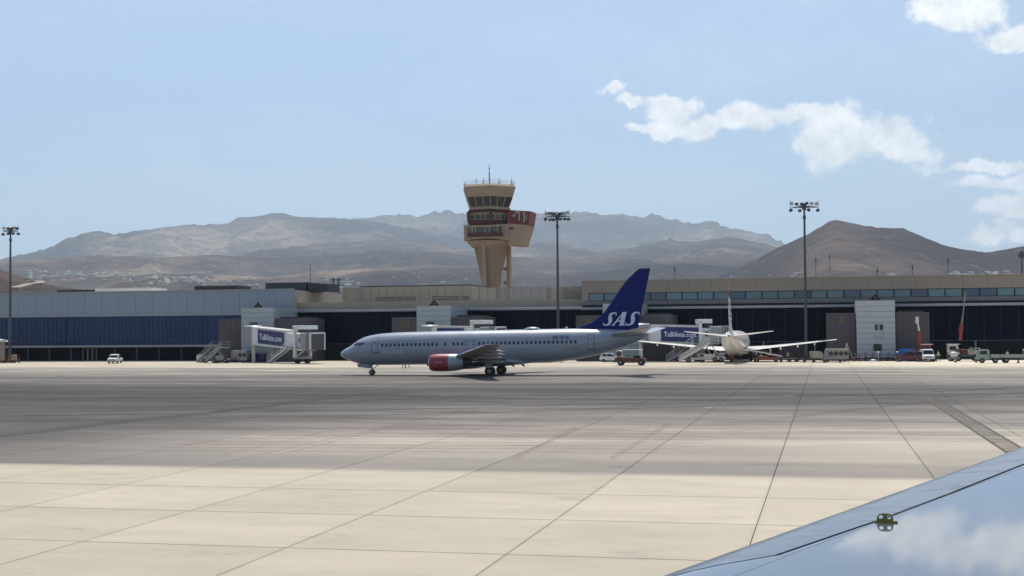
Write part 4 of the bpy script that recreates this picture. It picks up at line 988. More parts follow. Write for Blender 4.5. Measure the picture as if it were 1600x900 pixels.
def airliner(root, P, nose_k=1.0, mats=None, winglet=0.0):
    body_m, belly_m, fin_m = mats['body'], mats['body'], mats['fin']
    mgx = 19.6
    def X(s): return (s-mgx)*(nose_k if s < mgx else 1.0)
    def sec(s): zt, zb, w_ = fT(s), fB(s), fW(s); return (zt+zb)/2, (zt-zb)/2, w_
    def port(s, z, off=.012, sgn=-1):
        zc, hz_, w_ = sec(s); k = max(0.0, 1-((z-zc)/hz_)**2); return (X(s), sgn*(w_*math.sqrt(k)+off), z)
    b = MB(); NR_ = 44
    ss = [-.02, .0, .04, .1, .2, .35, .55, .8, 1.1, 1.5, 1.9, 2.3, 2.7, 3.2, 3.8, 4.5, 5.3, 6.3, 7.5, 9]+[9+i*1.5 for i in range(1, 11)]+[25, 26, 27, 28, 29, 30, 31, 32, 33, 34, 35, 36, 37, 37.6, 38.0]
    rings = []
    for s in ss:
        zc, hz_, w_ = sec(s)
        rings.append([(X(s), w_*cos(2*pi*i/NR_), zc+hz_*sin(2*pi*i/NR_)) for i in range(NR_)])
    b.loft(rings); b.build('fuselage', body_m, root, smooth=50)
    # wing-body fairing
    b = MB(); rings = []
    for s, w_, z0_, z1_ in ((11.6, .6, 1.5, 1.7), (12.6, 1.5, 1.28, 2.0), (14, 2.0, 1.12, 2.4), (17, 2.15, 1.02, 2.55), (20.5, 2.1, 1.05, 2.4), (22.5, 1.7, 1.22, 2.0), (24.2, .6, 1.42, 1.6)):
        zc, hz_ = (z0_+z1_)/2, (z1_-z0_)/2
        rings.append([(X(s), w_*cos(2*pi*i/24), zc+hz_*sin(2*pi*i/24)) for i in range(24)])
    b.loft(rings); b.build('belly_fairing', body_m, root, smooth=60)
    # wings
    ws = [(1.0, 13.6, 8.2, 2.02, .135), (1.9, 14.2, 7.3, 2.10, .13), (5.7, 16.3, 4.35, 2.50, .115), (10.5, 19.05, 3.05, 3.02, .11), (14.5, 21.3, 2.1, 3.48, .105), (16.9, 22.62, 1.62, 3.76, .10), (17.15, 22.95, 1.35, 3.79, .07)]
    def wsec(y_):
        return [np.interp(y_, [q[0] for q in ws], [q[k] for q in ws]) for k in (1, 2, 3, 4)]
    for sg in (-1, 1):
        b = MB(); rings = []
        for y_, sl_, ch, z_, th in ws:
            rings.append([(X(sl_)+x*ch, sg*y_, z_+(c_+t_*th)*ch-.03*x*ch) for x, c_, t_ in AF])
        b.loft(rings); wg = b.build('wing', M['wingmetal'] if mats['w'] is None else mats['w'], root, smooth=50)
        # bright leading edge, flap gap lines
        b = MB()
        for (y0_, y1_) in ((6.2, 16.8),):
            rings = []
            for y_ in np.linspace(y0_, y1_, 8):
                sl_, ch, z_, th = wsec(y_)
                rings.append([(X(sl_)+x*ch-.02, sg*y_, z_+(c_+t_*th*1.04)*ch-.03*x*ch) for x, c_, t_ in AF if x < .075])
            b.loft(rings, cap=False, closed=False)
        b.build('slat', M['baremetal'], root, smooth=60)
        for y_, ln, rr_ in ((3.6, 3.2, .22), (7.7, 2.9, .20), (10.6, 2.6, .18), (13.4, 2.0, .14)):
            sl_, ch, z_, th = wsec(y_); x0_ = X(sl_)+ch*.52; z0_ = z_-ch*.055
            b = MB(); rings = []
            for f_ in (0, .08, .25, .5, .75, .92, 1):
                r_ = rr_*math.sqrt(max(.003, 1-(2*f_-.95)**2)) if f_ < 1 else .02
                rings.append([(x0_+f_*ln, sg*y_+r_*.8*cos(2*pi*i/12), z0_-.12-f_*.22+r_*1.3*sin(2*pi*i/12)) for i in range(12)])
            b.loft(rings); b.build('flap_fairing', M['wingmetal'] if mats['w'] is None else mats['w'], root, smooth=60)
        if winglet:
            b = MB(); rings = []
            for f_, dy, dz2, ch, dx in ((0, 0, 0, 1.35, 0), (.3, .30, .10, 1.1, .25), (.6, .55, .42, .8, .6), (1, .70, .95, .45, 1.05)):
                rings.append([(X(22.95)+dx+x*ch, sg*(17.15+dy*winglet)+(t_*.1*ch), 3.79+dz2*winglet+(t_*.06*ch)) for x, c_, t_ in AF0])
            b.loft(rings); b.build('winglet', mats['wl'], root, smooth=50)
        # tailplane
        b = MB(); rings = []
        for y_, sl_, ch, z_, th in ((.3, 33.1, 4.5, 4.48, .11), (.9, 33.6, 4.1, 4.56, .10), (4, 35.9, 2.6, 4.94, .095), (6.9, 37.95, 1.35, 5.28, .09), (7.15, 38.25, 1.0, 5.31, .06)):
            rings.append([(X(sl_)+x*ch, sg*y_, z_+t_*th*ch) for x, c_, t_ in AF0])
        b.loft(rings); b.build('tailplane', body_m if mats['w'] is None else mats['w'], root, smooth=50)
        # engine
        ey, ez, e0, e1 = 4.83*sg, 1.66, 12.9, 17.0
        def nac(pts, name, m, x_off=0):
            b = MB(); rings = []
            for s, r_, dz2 in pts:
                rings.append([(X(13)+(s-13), ey+r_*cos(2*pi*i/28), ez+dz2+(r_*(1.0 if sin(2*pi*i/28) > 0 else .93))*sin(2*pi*i/28)) for i in range(28)])
            b.loft(rings, cap=False); return b.build(name, m, root, smooth=50)
        nac([(13.25, .62, 0), (13.0, .78, 0), (12.92, .84, 0), (12.90, .90, 0), (12.98, .97, 0)], 'inlet_lip', M['baremetal'])
        nac([(12.98, .972, 0), (13.25, 1.03, 0), (13.8, 1.07, .0), (14.6, 1.08, .0), (15.28, 1.06, .0)], 'front_cowl', mats['cowl'])
        nac([(15.285, 1.06, 0), (16.0, 1.02, .02), (16.7, .92, .04), (17.05, .85, .05)], 'rear_cowl', mats['cowl2'])
        nac([(17.05, .85, .05), (16.6, .78, .05), (15.5, .70, .05), (13.7, .70, 0), (13.25, .62, 0)], 'duct_lining', M['darkmetal'])
        nac([(16.2, .62, .05), (17.2, .52, .08), (17.9, .40, .08), (18.0, .36, .08)], 'core_cowl', M['darkmetal'])
        nac([(17.7, .30, .08), (18.4, .16, .08), (18.9, .02, .08)], 'exhaust_cone', M['baremetal'])
        b = MB(); b.lathe([(.05, -.2), (.24, .05), (.70, .12), (.70, .16)], (X(13)+.75, ey, ez), 'x', 24); b.build('fan', M['darkmetal'], root, smooth=50)
        b = MB().loft([[(X(13)+q-13, ey+dy, ez+dz2) for q, dy, dz2 in ((14.0, -.05, .98), (14.0, .05, .98), (18.6, .12, .3), (18.6, -.12, .3))], [(X(13)+q-13, ey+dy, z_) for q, dy, z_ in ((15.3, -.05, 1.55+1.08), (15.3, .05, 1.55+1.08), (19.4, .12, 2.45), (19.4, -.12, 2.45))]]); b.build('pylon', M['wingmetal'], root)
        # main gear
        for dy in (2.52, 3.18):
            b = MB().lathe([(.20, -.20), (.46, -.20), (.555, -.13), (.57, 0), (.555, .13), (.46, .20), (.20, .20)], (0, 0, 0), 'y', 26); wl_ = b.build('main_wheel', M['black'], root, smooth=50); wl_.location = (0, sg*dy, .57)
            MB().lathe([(.06, -.215), (.24, -.205), (.27, -.19), (.27, .19), (.24, .205), (.06, .215)], (0, 0, 0), 'y', 16).build('hub', M['grey'], wl_, smooth=40)
        MB().tube((0, sg*2.85, .5), (-.15, sg*2.95, 2.1), .13, 12).build('main_gear_strut', M['silver'], root, smooth=True)
        MB().tube((0, sg*2.9, 1.0), (-.1, sg*1.5, 1.6), .06, 8).build('side_brace', M['silver'], root, smooth=True)
        MB().box(-.5, .35, sg*3.36-.03, sg*3.36+.03, .95, 2.1).build('gear_door', mats['body'], root, bevel=.02)
    # fin
    le = pchip([4.6, 5.34, 5.7, 6.13, 6.64, 7.2, 8.04, 12.16, 12.3], [27.6, 29.3, 30.35, 31.44, 32.23, 32.82, 33.47, 36.97, 37.25])
    te = lambda z: 36.83+(z-5.34)*(38.42-36.83)/(12.16-5.34)
    def thick(z): return np.interp(z, [4.6, 6.2, 7.5, 12.3], [.28, .34, .50, .20])
    b = MB(); rings = []
    for z in (4.7, 5.2, 5.5, 5.8, 6.13, 6.5, 7, 7.5, 8.04, 9, 10, 11, 12.0, 12.18, 12.27):
        l_, t_e = le(z), te(z); ch = t_e-l_; k_ = .6 if z > 12.2 else 1
        rings.append([(X(l_)+x*ch, t_*thick(z)*k_, z) for x, c_, t_ in AF0])
    b.loft(rings); fin = b.build('fin', fin_m, root, smooth=50)
    for z0_, z1_ in ((6.2, 12.1),):                      # rudder hinge line, proud filler strip
        pass
    def fpt(s, z, off=.012, sg=-1):
        l_, t_e = le(z), te(z); ch = t_e-l_; x = min(max((s-l_)/ch, .001), .999)
        yt = 5*(.2969*math.sqrt(x)-.1260*x-.3516*x*x+.2843*x**3-.1036*x**4)
        return (X(s), sg*(yt*thick(z)+off), z)
    # nose gear (the aircraft sits slightly nose-down)
    nz = P['nose_dz']; nx = X(4.0)
    for dy in (-.17, .17):
        b = MB().lathe([(.12, -.10), (.28, -.10), (.345, -.06), (.35, 0), (.345, .06), (.28, .10), (.12, .10)], (0, 0, 0), 'y', 22); wl_ = b.build('nose_wheel', M['black'], root, smooth=50); wl_.location = (nx, dy, .35+nz)
        MB().lathe([(.04, -.11), (.15, -.105), (.15, .105), (.04, .11)], (0, 0, 0), 'y', 14).build('hub', M['grey'], wl_)
    MB().tube((nx, 0, .3+nz), (nx-.1, 0, 1.7), .08, 10).build('nose_gear_strut', M['silver'], root, smooth=True)
    MB().tube((nx+.05, 0, .75+nz), (nx+.9, 0, 1.5), .05, 8).build('drag_brace', M['silver'], root, smooth=True)
    for dy in (-.42, .42):
        b = MB().prism([(X(2.2), 1.66), (X(3.95), 1.50), (X(3.9), 1.02), (X(2.35), 1.22)], dy-.02, dy+.02); b.build('nose_gear_door', mats['body'], root)
    # cockpit glazing
    for sg in (-1, 1):
        for poly in ([(2.02, 3.92), (2.58, 3.84), (2.66, 4.22), (2.40, 4.32)], [(2.66, 3.83), (3.20, 3.88), (3.28, 4.25), (2.74, 4.24)], [(3.30, 3.95), (3.52, 4.02), (3.52, 4.24), (3.36, 4.25)]):
            b = MB(); pts_ = []
            (a0, b0), (a1, b1), (a2, b2), (a3, b3) = poly
            G_ = [[port(a0*(1-u)*(1-v)+a1*u*(1-v)+a2*u*v+a3*(1-u)*v, b0*(1-u)*(1-v)+b1*u*(1-v)+b2*u*v+b3*(1-u)*v, .012, sg) for u in (0, .5, 1)] for v in (0, .5, 1)]
            for i in range(2):
                for j in range(2): b.face([G_[i][j], G_[i][j+1], G_[i+1][j+1], G_[i+1][j]])
            b.build('cockpit_window', M['glassdark'], root)
    b = MB()                                             # front windscreens across the nose
    for sg in (-1, 1):
        q = [port(1.62, 3.82, .012, sg), port(1.95, 3.93, .012, sg), port(2.34, 4.33, .012, sg), port(2.25, 4.36, .014, sg)]
        q[0] = (X(1.72), sg*.10, fT(1.72)+.0); q[3] = (X(2.30), sg*.08, fT(2.30)+.012); b.face(q)
    b.build('windscreen', M['glassdark'], root)
    # cabin windows
    def oval(s, z, w_, h_, sg=-1, off=.010):
        b = MB(); vs = []
        for i in range(12):
            a = 2*pi*i/12; ca, sa = cos(a), sin(a)
            vs.append(port(s+w_/2*math.copysign(abs(ca)**.6, ca), z+h_/2*math.copysign(abs(sa)**.6, sa), off, sg))
        b.face(vs); return b
    for i in range(46):
        if i in (14, 16, 21): continue
        s = 5.96+.527*i
        if i == 22: s = 17.45
        if nose_k < 1: continue
        oval(s, 3.84, .28, .40).build('cabin_window', M['glassdark'], root)
    def ring(s0, s1, z0_, z1_, th, name, m, parent, sg=-1):
        b = MB()
        def rect(a0, a1, c0_, c1_):
            n = 6; g_ = [[port(a0+(a1-a0)*u, c0_+(c1_-c0_)*v/n, .014, sg) for u in (0, 1)] for v in range(n+1)]
            for v in range(n): b.face([g_[v][0], g_[v][1], g_[v+1][1], g_[v+1][0]])
        rect(s0, s0+th, z0_, z1_); rect(s1-th, s1, z0_, z1_); rect(s0+th, s1-th, z0_, z0_+th); rect(s0+th, s1-th, z1_-th, z1_)
        return b.build(name, m, parent)
    for s0, s1, z0_, z1_, nm in ((4.55, 5.42, 2.94, 4.78, 'passenger_door'), (31.1, 31.87, 2.86, 4.70, 'rear_door'), (16.22, 16.76, 3.16, 4.22, 'overwing_exit'), (17.20, 17.74, 3.16, 4.22, 'overwing_exit')):
        b = MB(); n = 8
        g_ = [[port(s0+.03+(s1-s0-.06)*u, z0_+.03+(z1_-z0_-.06)*v/n, .008) for u in (0, 1)] for v in range(n+1)]
        for v in range(n): b.face([g_[v][0], g_[v][1], g_[v+1][1], g_[v+1][0]])
        d_ = b.build(nm, body_m, root)
        ring(s0, s1, z0_, z1_, .065 if 'door' in nm else .045, 'door_seam', M['seam'], d_)
        if 'door' in nm:
            oval((s0+s1)/2, z1_-.62, .13, .17).build('door_window', M['glassdark'], d_)
            b = MB(); b.face([port(s0-.1, z0_-.08, .02), port(s1+.1, z0_-.08, .02), port(s1+.1, z0_, .02), port(s0-.1, z0_, .02)]); b.build('sill', M['reg'], d_)
    # small things on the skin
    b = MB(); b.prism([(X(28.0), 5.38), (X(28.5), 5.38), (X(28.45), 5.66), (X(28.25), 5.66)], -.025, .025); b.build('blade_antenna', M['offwhite'], root)
    for s_ in (21.1, 22.4):
        b = MB(); b.prism([(X(s_), 1.42), (X(s_)+.5, 1.42), (X(s_)+.85, .98), (X(s_)+.65, .98)], -.02, .02); b.build('drain_mast', M['darkmetal'], root)
    b = MB(); b.prism([(X(11.0), 1.42), (X(12.0), 1.42), (X(11.9), 1.22), (X(11.1), 1.22)], -.15, .15); b.build('beacon_fairing', M['darkmetal'], root)
    b = MB(); b.tube((X(1.9), -1.22, 3.0), (X(1.6), -1.45, 2.98), .03, 6); b.tube((X(2.3), -1.38, 2.98), (X(2.05), -1.55, 2.96), .02, 6); b.build('pitot_probe', M['darkmetal'], root)
    b = MB(); b.lathe([(.15, 0), (.13, .02)], (X(38.0)+.0, 0, 4.58), 'x', 14); b.build('tail_exhaust', M['black'], root)
    return X, port, fpt
PX, PY = -38.4, 157.5
sas = thing('airliner', 'blue tailed grey twin jet airliner with red engine cowls taxiing to the left', 'airliner', (PX, PY, 0))
sas.rotation_euler = (0, -.0125, 0)
X_, port_, fpt_ = airliner(sas, dict(nose_dz=.195), 1.0, dict(body=M['planegrey'], fin=M['navy'], cowl=M['red_nac'], cowl2=M['silver'], w=None, wl=M['navy']))
# satcom hump
b = MB(); rings = []
for f_ in (0, .04, .12, .3, .5, .7, .88, .96, 1):
    r_ = math.sqrt(max(.002, 1-(2*f_-1)**2)); rings.append([(X_(23.15+2.05*f_), .55*r_*cos(2*pi*i/20), 5.34+.36*r_*sin(2*pi*i/20)) for i in range(20)])
b.loft(rings); b.build('satcom_dome', M['planegrey'], sas, smooth=60)
# SAS letters on the fin
def ribbon(pts, fn, b):
    us, vs, ws_ = zip(*pts); tt = np.linspace(0, 1, len(pts)); fu, fv, fw = pchip(tt, us), pchip(tt, vs), pchip(tt, ws_)
    N = 26; P_ = [(fu(k/N), fv(k/N), fw(k/N)) for k in range(N+1)]; L_, R2_ = [], []
    for k, (u_, v_, w_) in enumerate(P_):
        a = P_[max(0, k-1)]; c = P_[min(N, k+1)]; dx, dy = c[0]-a[0], c[1]-a[1]; l_ = math.hypot(dx, dy) or 1
        L_.append((u_-dy/l_*w_/2, v_+dx/l_*w_/2)); R2_.append((u_+dy/l_*w_/2, v_-dx/l_*w_/2))
    for k in range(N): b.face([fn(*L_[k]), fn(*L_[k+1]), fn(*R2_[k+1]), fn(*R2_[k])])
S_ = [(.99, .74, .05), (1.0, .88, .10), (.86, .955, .09), (.66, .93, .14), (.47, .80, .27), (.47, .62, .34), (.56, .42, .34), (.53, .22, .30), (.36, .08, .15), (.14, .045, .09), (.0, .10, .10), (-.05, .24, .05)]
def fbox(p0, p1):
    """unit square -> slanted box on the fin between two photo points (lower left, upper right)"""
    a = at(p0[0], p0[1], PY-.3); c = at(p1[0], p1[1], PY-.3)
    def loc(v):
        s = v.x-PX; return s+19.6, v.z+.0125*(-s)
    (s0, z0_), (s1, z1_) = loc(a), loc(c); sh = .22*(z1_-z0_)
    def fn(u_, v_): return fpt_(s0+(s1-sh-s0)*u_+sh*v_, z0_+(z1_-z0_)*v_, .02)
    return fn
for p0, p1, ch in (((943.5, 509.2), (964.5, 488), 'S'), ((957.5, 509), (980.5, 488), 'A'), ((978.3, 508.8), (1000, 487), 'S')):
    fn = fbox(p0, p1); b = MB()
    if ch == 'S': ribbon(S_, fn, b)
    else:
        for q in ([(-.06, 0), (.10, 0), (.70, .86), (.66, 1.0)], [(.60, .97), (.96, 1.0), (.94, .0), (.58, .0)], [(.28, .30), (.60, .30), (.60, .40), (.35, .40)], [(-.12, 0), (.2, 0), (.2, .05), (-.10, .05)], [(.50, 0), (1.06, 0), (1.08, .05), (.52, .05)], [(.62, .97), (.98, .97), (.99, 1.03), (.60, 1.03)]):
            n_ = 4
            (a0, b0), (a1, b1), (a2, b2), (a3, b3) = q
            g_ = [[fn(a0*(1-u)*(1-v)+a1*u*(1-v)+a2*u*v+a3*(1-u)*v, b0*(1-u)*(1-v)+b1*u*(1-v)+b2*u*v+b3*(1-u)*v) for u in (0, .5, 1)] for v in (0, .33, .66, 1)]
            for i in range(3):
                for j in range(2): b.face([g_[i][j], g_[i][j+1], g_[i+1][j+1], g_[i+1][j]])
    b.build('tail_letter', M['letter'], sas)
b = map_text('Airlines', .98, lambda u_, v_: port_(7.22+u_*.86, 3.10+v_, .014), .01); b.build('lettering', M['airl'], sas)
b = map_text('LN-RCN', .44, lambda u_, v_: port_(29.35+u_, 3.03+v_, .014), .008); b.build('registration', M['reg'], sas)
b = map_text('Scandinavian', .16, lambda u_, v_: (X_(14.15)+u_, -4.83-1.085, 1.74+v_), 0); b.build('cowl_lettering', M['letter'], sas)
M['flagblue'] = mat('flag_blue', (.02, .035, .12), .5); M['flagred'] = mat('flag_red', (.10, .012, .03), .5)
for s0, wf, mm in ((26.95, .62, 'flagred'), (27.78, .50, 'flagblue'), (28.45, .40, 'flagblue')):
    b = MB(); z0_, z1_ = 4.20, 4.60
    for a0, a1 in ((0, .30), (.42, 1)):
        for c0_, c1_ in ((0, .42), (.58, 1)):
            b.face([port_(s0+wf*a0, z0_+(z1_-z0_)*c0_, .012), port_(s0+wf*a1, z0_+(z1_-z0_)*c0_, .012), port_(s0+wf*a1, z0_+(z1_-z0_)*c1_, .012), port_(s0+wf*a0, z0_+(z1_-z0_)*c1_, .012)])
    b.build('painted_flag', M[mm], sas)
# ---- parked airliner, tail towards the camera
nax = at(1150, 540, 227).x
nor = thing('airliner', 'white airliner parked nose-in at the terminal, seen from behind, red tipped fin', 'airliner', (nax, 227.5, 0), -pi/2)
nor.rotation_euler = (0, 0, -pi/2); nor.scale = (.95, .95, .95)
X2, port2, fpt2 = airliner(nor, dict(nose_dz=0), .76, dict(body=M['plane_white'], fin=M['plane_white'], cowl=M['plane_white'], cowl2=M['plane_white'], w=M['plane_white'], wl=M['redpaint']), winglet=.9)
for sgn in (-1, 1):
    # red top of the fin and a loose dark sweep of paint lower down
    b = MB()
    for z0_, z1_ in ((10.9, 11.35), (11.35, 11.8), (11.8, 12.15)):
        for k in range(5):
            def pt(f_, z): l_, r_ = 33.47+(z-8.04)*(36.97-33.47)/(12.16-8.04), 36.83+(z-5.34)*(38.42-36.83)/(12.16-5.34); return fpt2(l_+.04+(r_-l_-.06)*f_, z, .012, sgn)
            b.face([pt(k/5, z0_), pt((k+1)/5, z0_), pt((k+1)/5, z1_), pt(k/5, z1_)])
    b.build('fin_red_tip', M['redpaint'], nor)
    b = MB()
    for z0_, z1_ in ((10.62, 10.74),):
        for k in range(5): b.face([pt(k/5, z0_), pt((k+1)/5, z0_), pt((k+1)/5, z1_), pt(k/5, z1_)])
    b.build('fin_band', M['signblue'], nor)
    for z0_, a, c_, h_ in ((9.2, .55, .95, .9), (8.2, .3, .8, .8), (7.4, .45, .95, .6), (6.6, .2, .7, .55)):
        b = MB(); fn = lambda u_, v_: pt(a+(c_-a)*u_, z0_+h_*v_)
        ribbon([(.0, .1, .08), (.25, .5, .3), (.6, .6, .4), (.85, .9, .3), (1.0, .98, .06)], fn, b); b.build('fin_artwork', M['darkmetal'], nor)
MB().box(X2(38.25), X2(38.6), -.02, .02, 4.9, 5.0).build('tail_light', M['redpaint'], nor)
# ------------------------------------------------------------------ vehicles and ground equipment
def gth(name, label, cat, px, py, rz=0.0, group=None):
    g = ground(px, py)
    if g.y > 222: g = at(px, 520, 222+(g.y-222)*.35)      # the stands end at the gate house fronts
    return thing(name, label, cat, (g.x, g.y, 0.0), rz, group)
def wheel(parent, x, y, r, w_=.2, hub='grey', name='wheel'):
    k = ('w', round(r, 3), round(w_, 3), hub)
    if k not in MATS:
        b = MB().lathe([(r*.5, -w_/2), (r*.93, -w_/2), (r, -w_*.3), (r, w_*.3), (r*.93, w_/2), (r*.5, w_/2)], (0, 0, 0), 'y', 18); o = b.build(name, M['black'], parent, smooth=50)
        h = MB().lathe([(r*.12, -w_/2-.02), (r*.52, -w_/2+.005), (r*.56, 0), (r*.52, w_/2-.005), (r*.12, w_/2+.02)], (0, 0, 0), 'y', 12).build('rim', M[hub], o, smooth=40)
        MATS[k] = (o.data, h.data)
    else:
        o = bpy.data.objects.new(name, MATS[k][0]); COL.objects.link(o); o.parent = parent
        h = bpy.data.objects.new('rim', MATS[k][1]); COL.objects.link(h); h.parent = o
    o.location = (x, y, r); return o
def road_vehicle(root, low, green, W_, paint, wb, r, glass_sides, roof_z, tuck=.16, wy=None, grille=True):
    """low/green: side profiles (x forward, z); glass_sides: side window polygons; wb: axle x positions"""
    zl = max(z for x, z in low)
    MB().prism(low, -W_/2, W_/2, zl, .05, zl*.6).build('body', paint, root, bevel=.05, seg=2, smooth=35)
    zg0 = min(z for x, z in green); zt = max(z for x, z in green); Wg = W_*.95
    MB().prism(green, -Wg/2, Wg/2, zt, tuck, zg0).build('cabin', paint, root, bevel=.05, seg=2, smooth=35)
    for poly in glass_sides:
        for sg in (-1, 1):
            b = MB(); b.face([(x, sg*(Wg/2*(1-tuck*(z-zg0)/(zt-zg0))+.012), z) for x, z in poly]); b.build('side_window', M['glassdark'], root)
    n = len(green)
    def pane(i, name, m0=.12, f0=.08, f1=.90):
        (xa_, za_), (xb_, zb_) = green[i], green[(i+1) % n]
        if za_ > zb_: (xa_, za_), (xb_, zb_) = (xb_, zb_), (xa_, za_)
        dx, dz2 = xb_-xa_, zb_-za_; l_ = math.hypot(dx, dz2); out = Vector((dz2/l_, 0, -dx/l_))
        if (xa_+xb_)/2 < (min(q[0] for q in green)+max(q[0] for q in green))/2 and out.x > 0 or (xa_+xb_)/2 > (min(q[0] for q in green)+max(q[0] for q in green))/2 and out.x < 0: out = -out
        P4 = []
        for f_, s_ in ((f0, -1), (f0, 1), (f1, 1), (f1, -1)):
            x_, z_ = xa_+dx*f_, za_+dz2*f_; w_ = Wg/2*(1-tuck*(z_-zg0)/(zt-zg0))-m0*.6
            P4.append(Vector((x_, s_*w_, z_))+out*.014)
        b = MB(); b.face(P4); b.build(name, M['glassdark'], root)
    steep = [i for i in range(n) if abs(green[i][1]-green[(i+1) % n][1]) > (zt-zg0)*.5]
    for i in steep:
        xm_ = (green[i][0]+green[(i+1) % n][0])/2
        pane(i, 'windscreen' if xm_ > (min(q[0] for q in green)+max(q[0] for q in green))/2 else 'rear_window')
    wy = wy or W_/2-.08
    for x in wb:
        for sg in (-1, 1): wheel(root, x, sg*wy, r)
    xf = max(x for x, z in low); xr = min(x for x, z in low); zmid = zl*.68
    for sg in (-1, 1):
        MB().box(xf-.10, xf+.012, sg*W_*.38-.16, sg*W_*.38+.16, zmid-.09, zmid+.09).build('headlight', M['lens'], root, bevel=.02)
        MB().box(xr-.012, xr+.08, sg*W_*.42-.09, sg*W_*.42+.09, zmid-.12, zmid+.14).build('tail_light', M['redpaint'], root, bevel=.02)
    MB().box(xf-.12, xf+.05, -W_*.46, W_*.46, .32, .50).build('bumper', M['darkmetal'], root, bevel=.03)
    if grille: MB().box(xf-.05, xf+.014, -W_*.26, W_*.26, zmid-.10, zmid+.06).build('grille', M['darkmetal'], root)
    MB().box(xf+.03, xf+.056, -.26, .26, .36, .47).build('number_plate', M['paintwhite'], root)
# pickup, three-quarter front towards us on the left
pk = gth('pickup_truck', 'small white pickup truck alone on the apron before the blue glass wing', 'pickup truck', 180, 567, R_(-73))
road_vehicle(pk, [(-2.45, .45), (-2.5, .7), (-2.48, 1.02), (.95, 1.02), (2.1, .98), (2.4, .85), (2.48, .45)], [(-.75, 1.0), (-.70, 1.55), (-.55, 1.66), (.55, 1.66), (.75, 1.58), (1.35, 1.0)], 1.75, M['white'], (-1.45, 1.6), .36,
             [[(-.6, 1.08), (-.58, 1.5), (.1, 1.55), (.1, 1.08)], [(.2, 1.08), (.2, 1.55), (.62, 1.5), (1.0, 1.08)]], 1.66, wy=.76)
MB().box(-2.4, -.85, -.72, .72, 1.022, 1.04).build('load_bed', M['darkmetal'], pk)
hc = gth('hatchback_car', 'small white hatchback parked under the tail of the taxiing airliner', 'car', 955, 563.8, 0)
road_vehicle(hc, [(-1.9, .32), (-1.95, .6), (-1.88, .92), (.75, .95), (1.65, .80), (1.92, .58), (1.95, .32)], [(-1.86, .90), (-1.60, 1.38), (-1.2, 1.47), (.05, 1.45), (.30, 1.38), (1.05, .90)], 1.68, M['white'], (-1.22, 1.22), .30,
             [[(-1.55, .98), (-1.38, 1.34), (-.75, 1.38), (-.75, .98)], [(-.65, .98), (-.65, 1.38), (.05, 1.36), (.72, .98)]], 1.47, wy=.74)
rv = gth('minivan', 'dark red car with tall rear in front of the red boom lift truck', 'car', 1420, 564.2, R_(172))
road_vehicle(rv, [(-2.1, .35), (-2.14, .7), (-2.1, 1.0), (1.0, 1.0), (1.95, .88), (2.12, .62), (2.15, .35)], [(-2.05, .98), (-1.9, 1.55), (-1.6, 1.66), (.3, 1.64), (.5, 1.56), (1.15, .98)], 1.75, M['darkred'], (-1.35, 1.35), .32,
             [[(-1.85, 1.06), (-1.75, 1.5), (-.9, 1.55), (-.9, 1.06)], [(-.8, 1.06), (-.8, 1.55), (.2, 1.53), (.85, 1.06)]], 1.66, wy=.77)
wv = gth('delivery_van', 'white van facing the camera, nose on, beside the red boom lift truck', 'van', 1447.5, 564.2, R_(-86))
road_vehicle(wv, [(-2.3, .38), (-2.35, .8), (-2.3, 1.15), (1.75, 1.15), (2.15, .95), (2.22, .38)], [(-2.28, 1.14), (-2.2, 1.85), (-2.0, 1.97), (1.0, 1.97), (1.2, 1.9), (1.72, 1.14)], 1.85, M['white'], (-1.45, 1.5), .33,
             [[(.15, 1.25), (.15, 1.78), (.95, 1.75), (1.35, 1.25)]], 1.97, tuck=.12, wy=.82)
def small_truck(label, px, py, rz, deck):
    g = gth('flatbed_truck', label, 'small truck', px, py, rz, 'pale green service trucks at the right edge')
    pm_ = M['palegreen']
    MB().prism([(.15, .5), (.15, 1.95), (.35, 2.05), (1.45, 2.05), (1.62, 1.95), (1.85, 1.35), (2.0, 1.2), (2.05, .5)], -.85, .85, 2.05, .1, 1.3).build('cab', pm_, g, bevel=.05, seg=2, smooth=35)
    for sg in (-1, 1):
        b = MB(); b.face([(x, sg*(.862-.085*(z-1.3)/.75), z) for x, z in ((.55, 1.32), (.55, 1.85), (1.4, 1.85), (1.62, 1.32))]); b.build('side_window', M['glassdark'], g)
        MB().box(2.02, 2.065, sg*.6-.14, sg*.6+.14, .75, .95).build('headlight', M['lens'], g)
    b = MB(); b.face([(1.66, -.7, 1.90), (1.66, .7, 1.90), (1.885, .75, 1.36), (1.885, -.75, 1.36)]); b.build('windscreen', M['glassdark'], g)
    b = MB(); b.face([(.13, -.5, 1.4), (.13, .5, 1.4), (.13, .5, 1.85), (.13, -.5, 1.85)]); b.build('rear_window', M['glassdark'], g)
    box('load_deck', pm_, g, deck, .05, -.88, .88, .78, .92, bevel=.02)
    for sg in (-1, 1): box('drop_side', pm_, g, deck, .02, sg*.86-.03, sg*.86+.03, .93, 1.28, bevel=.01)
    box('tailboard', pm_, g, deck-.02, deck+.04, -.82, .82, .93, 1.28)
    box('chassis', M['darkmetal'], g, deck+.2, 1.9, -.45, .45, .42, .62)
    for x in (deck*.55, 1.25):
        for sg in (-1, 1): wheel(g, x, sg*.75, .40, .24)
    box('bumper', M['darkmetal'], g, 2.0, 2.12, -.85, .85, .42, .62, bevel=.02)
    return g
small_truck('pale green service truck facing left near the traffic cones, empty deck', 1548, 567.3, R_(176), -1.15)
small_truck('pale green long flatbed truck cut by the right edge of the picture', 1597, 567.0, R_(2), -4.3)

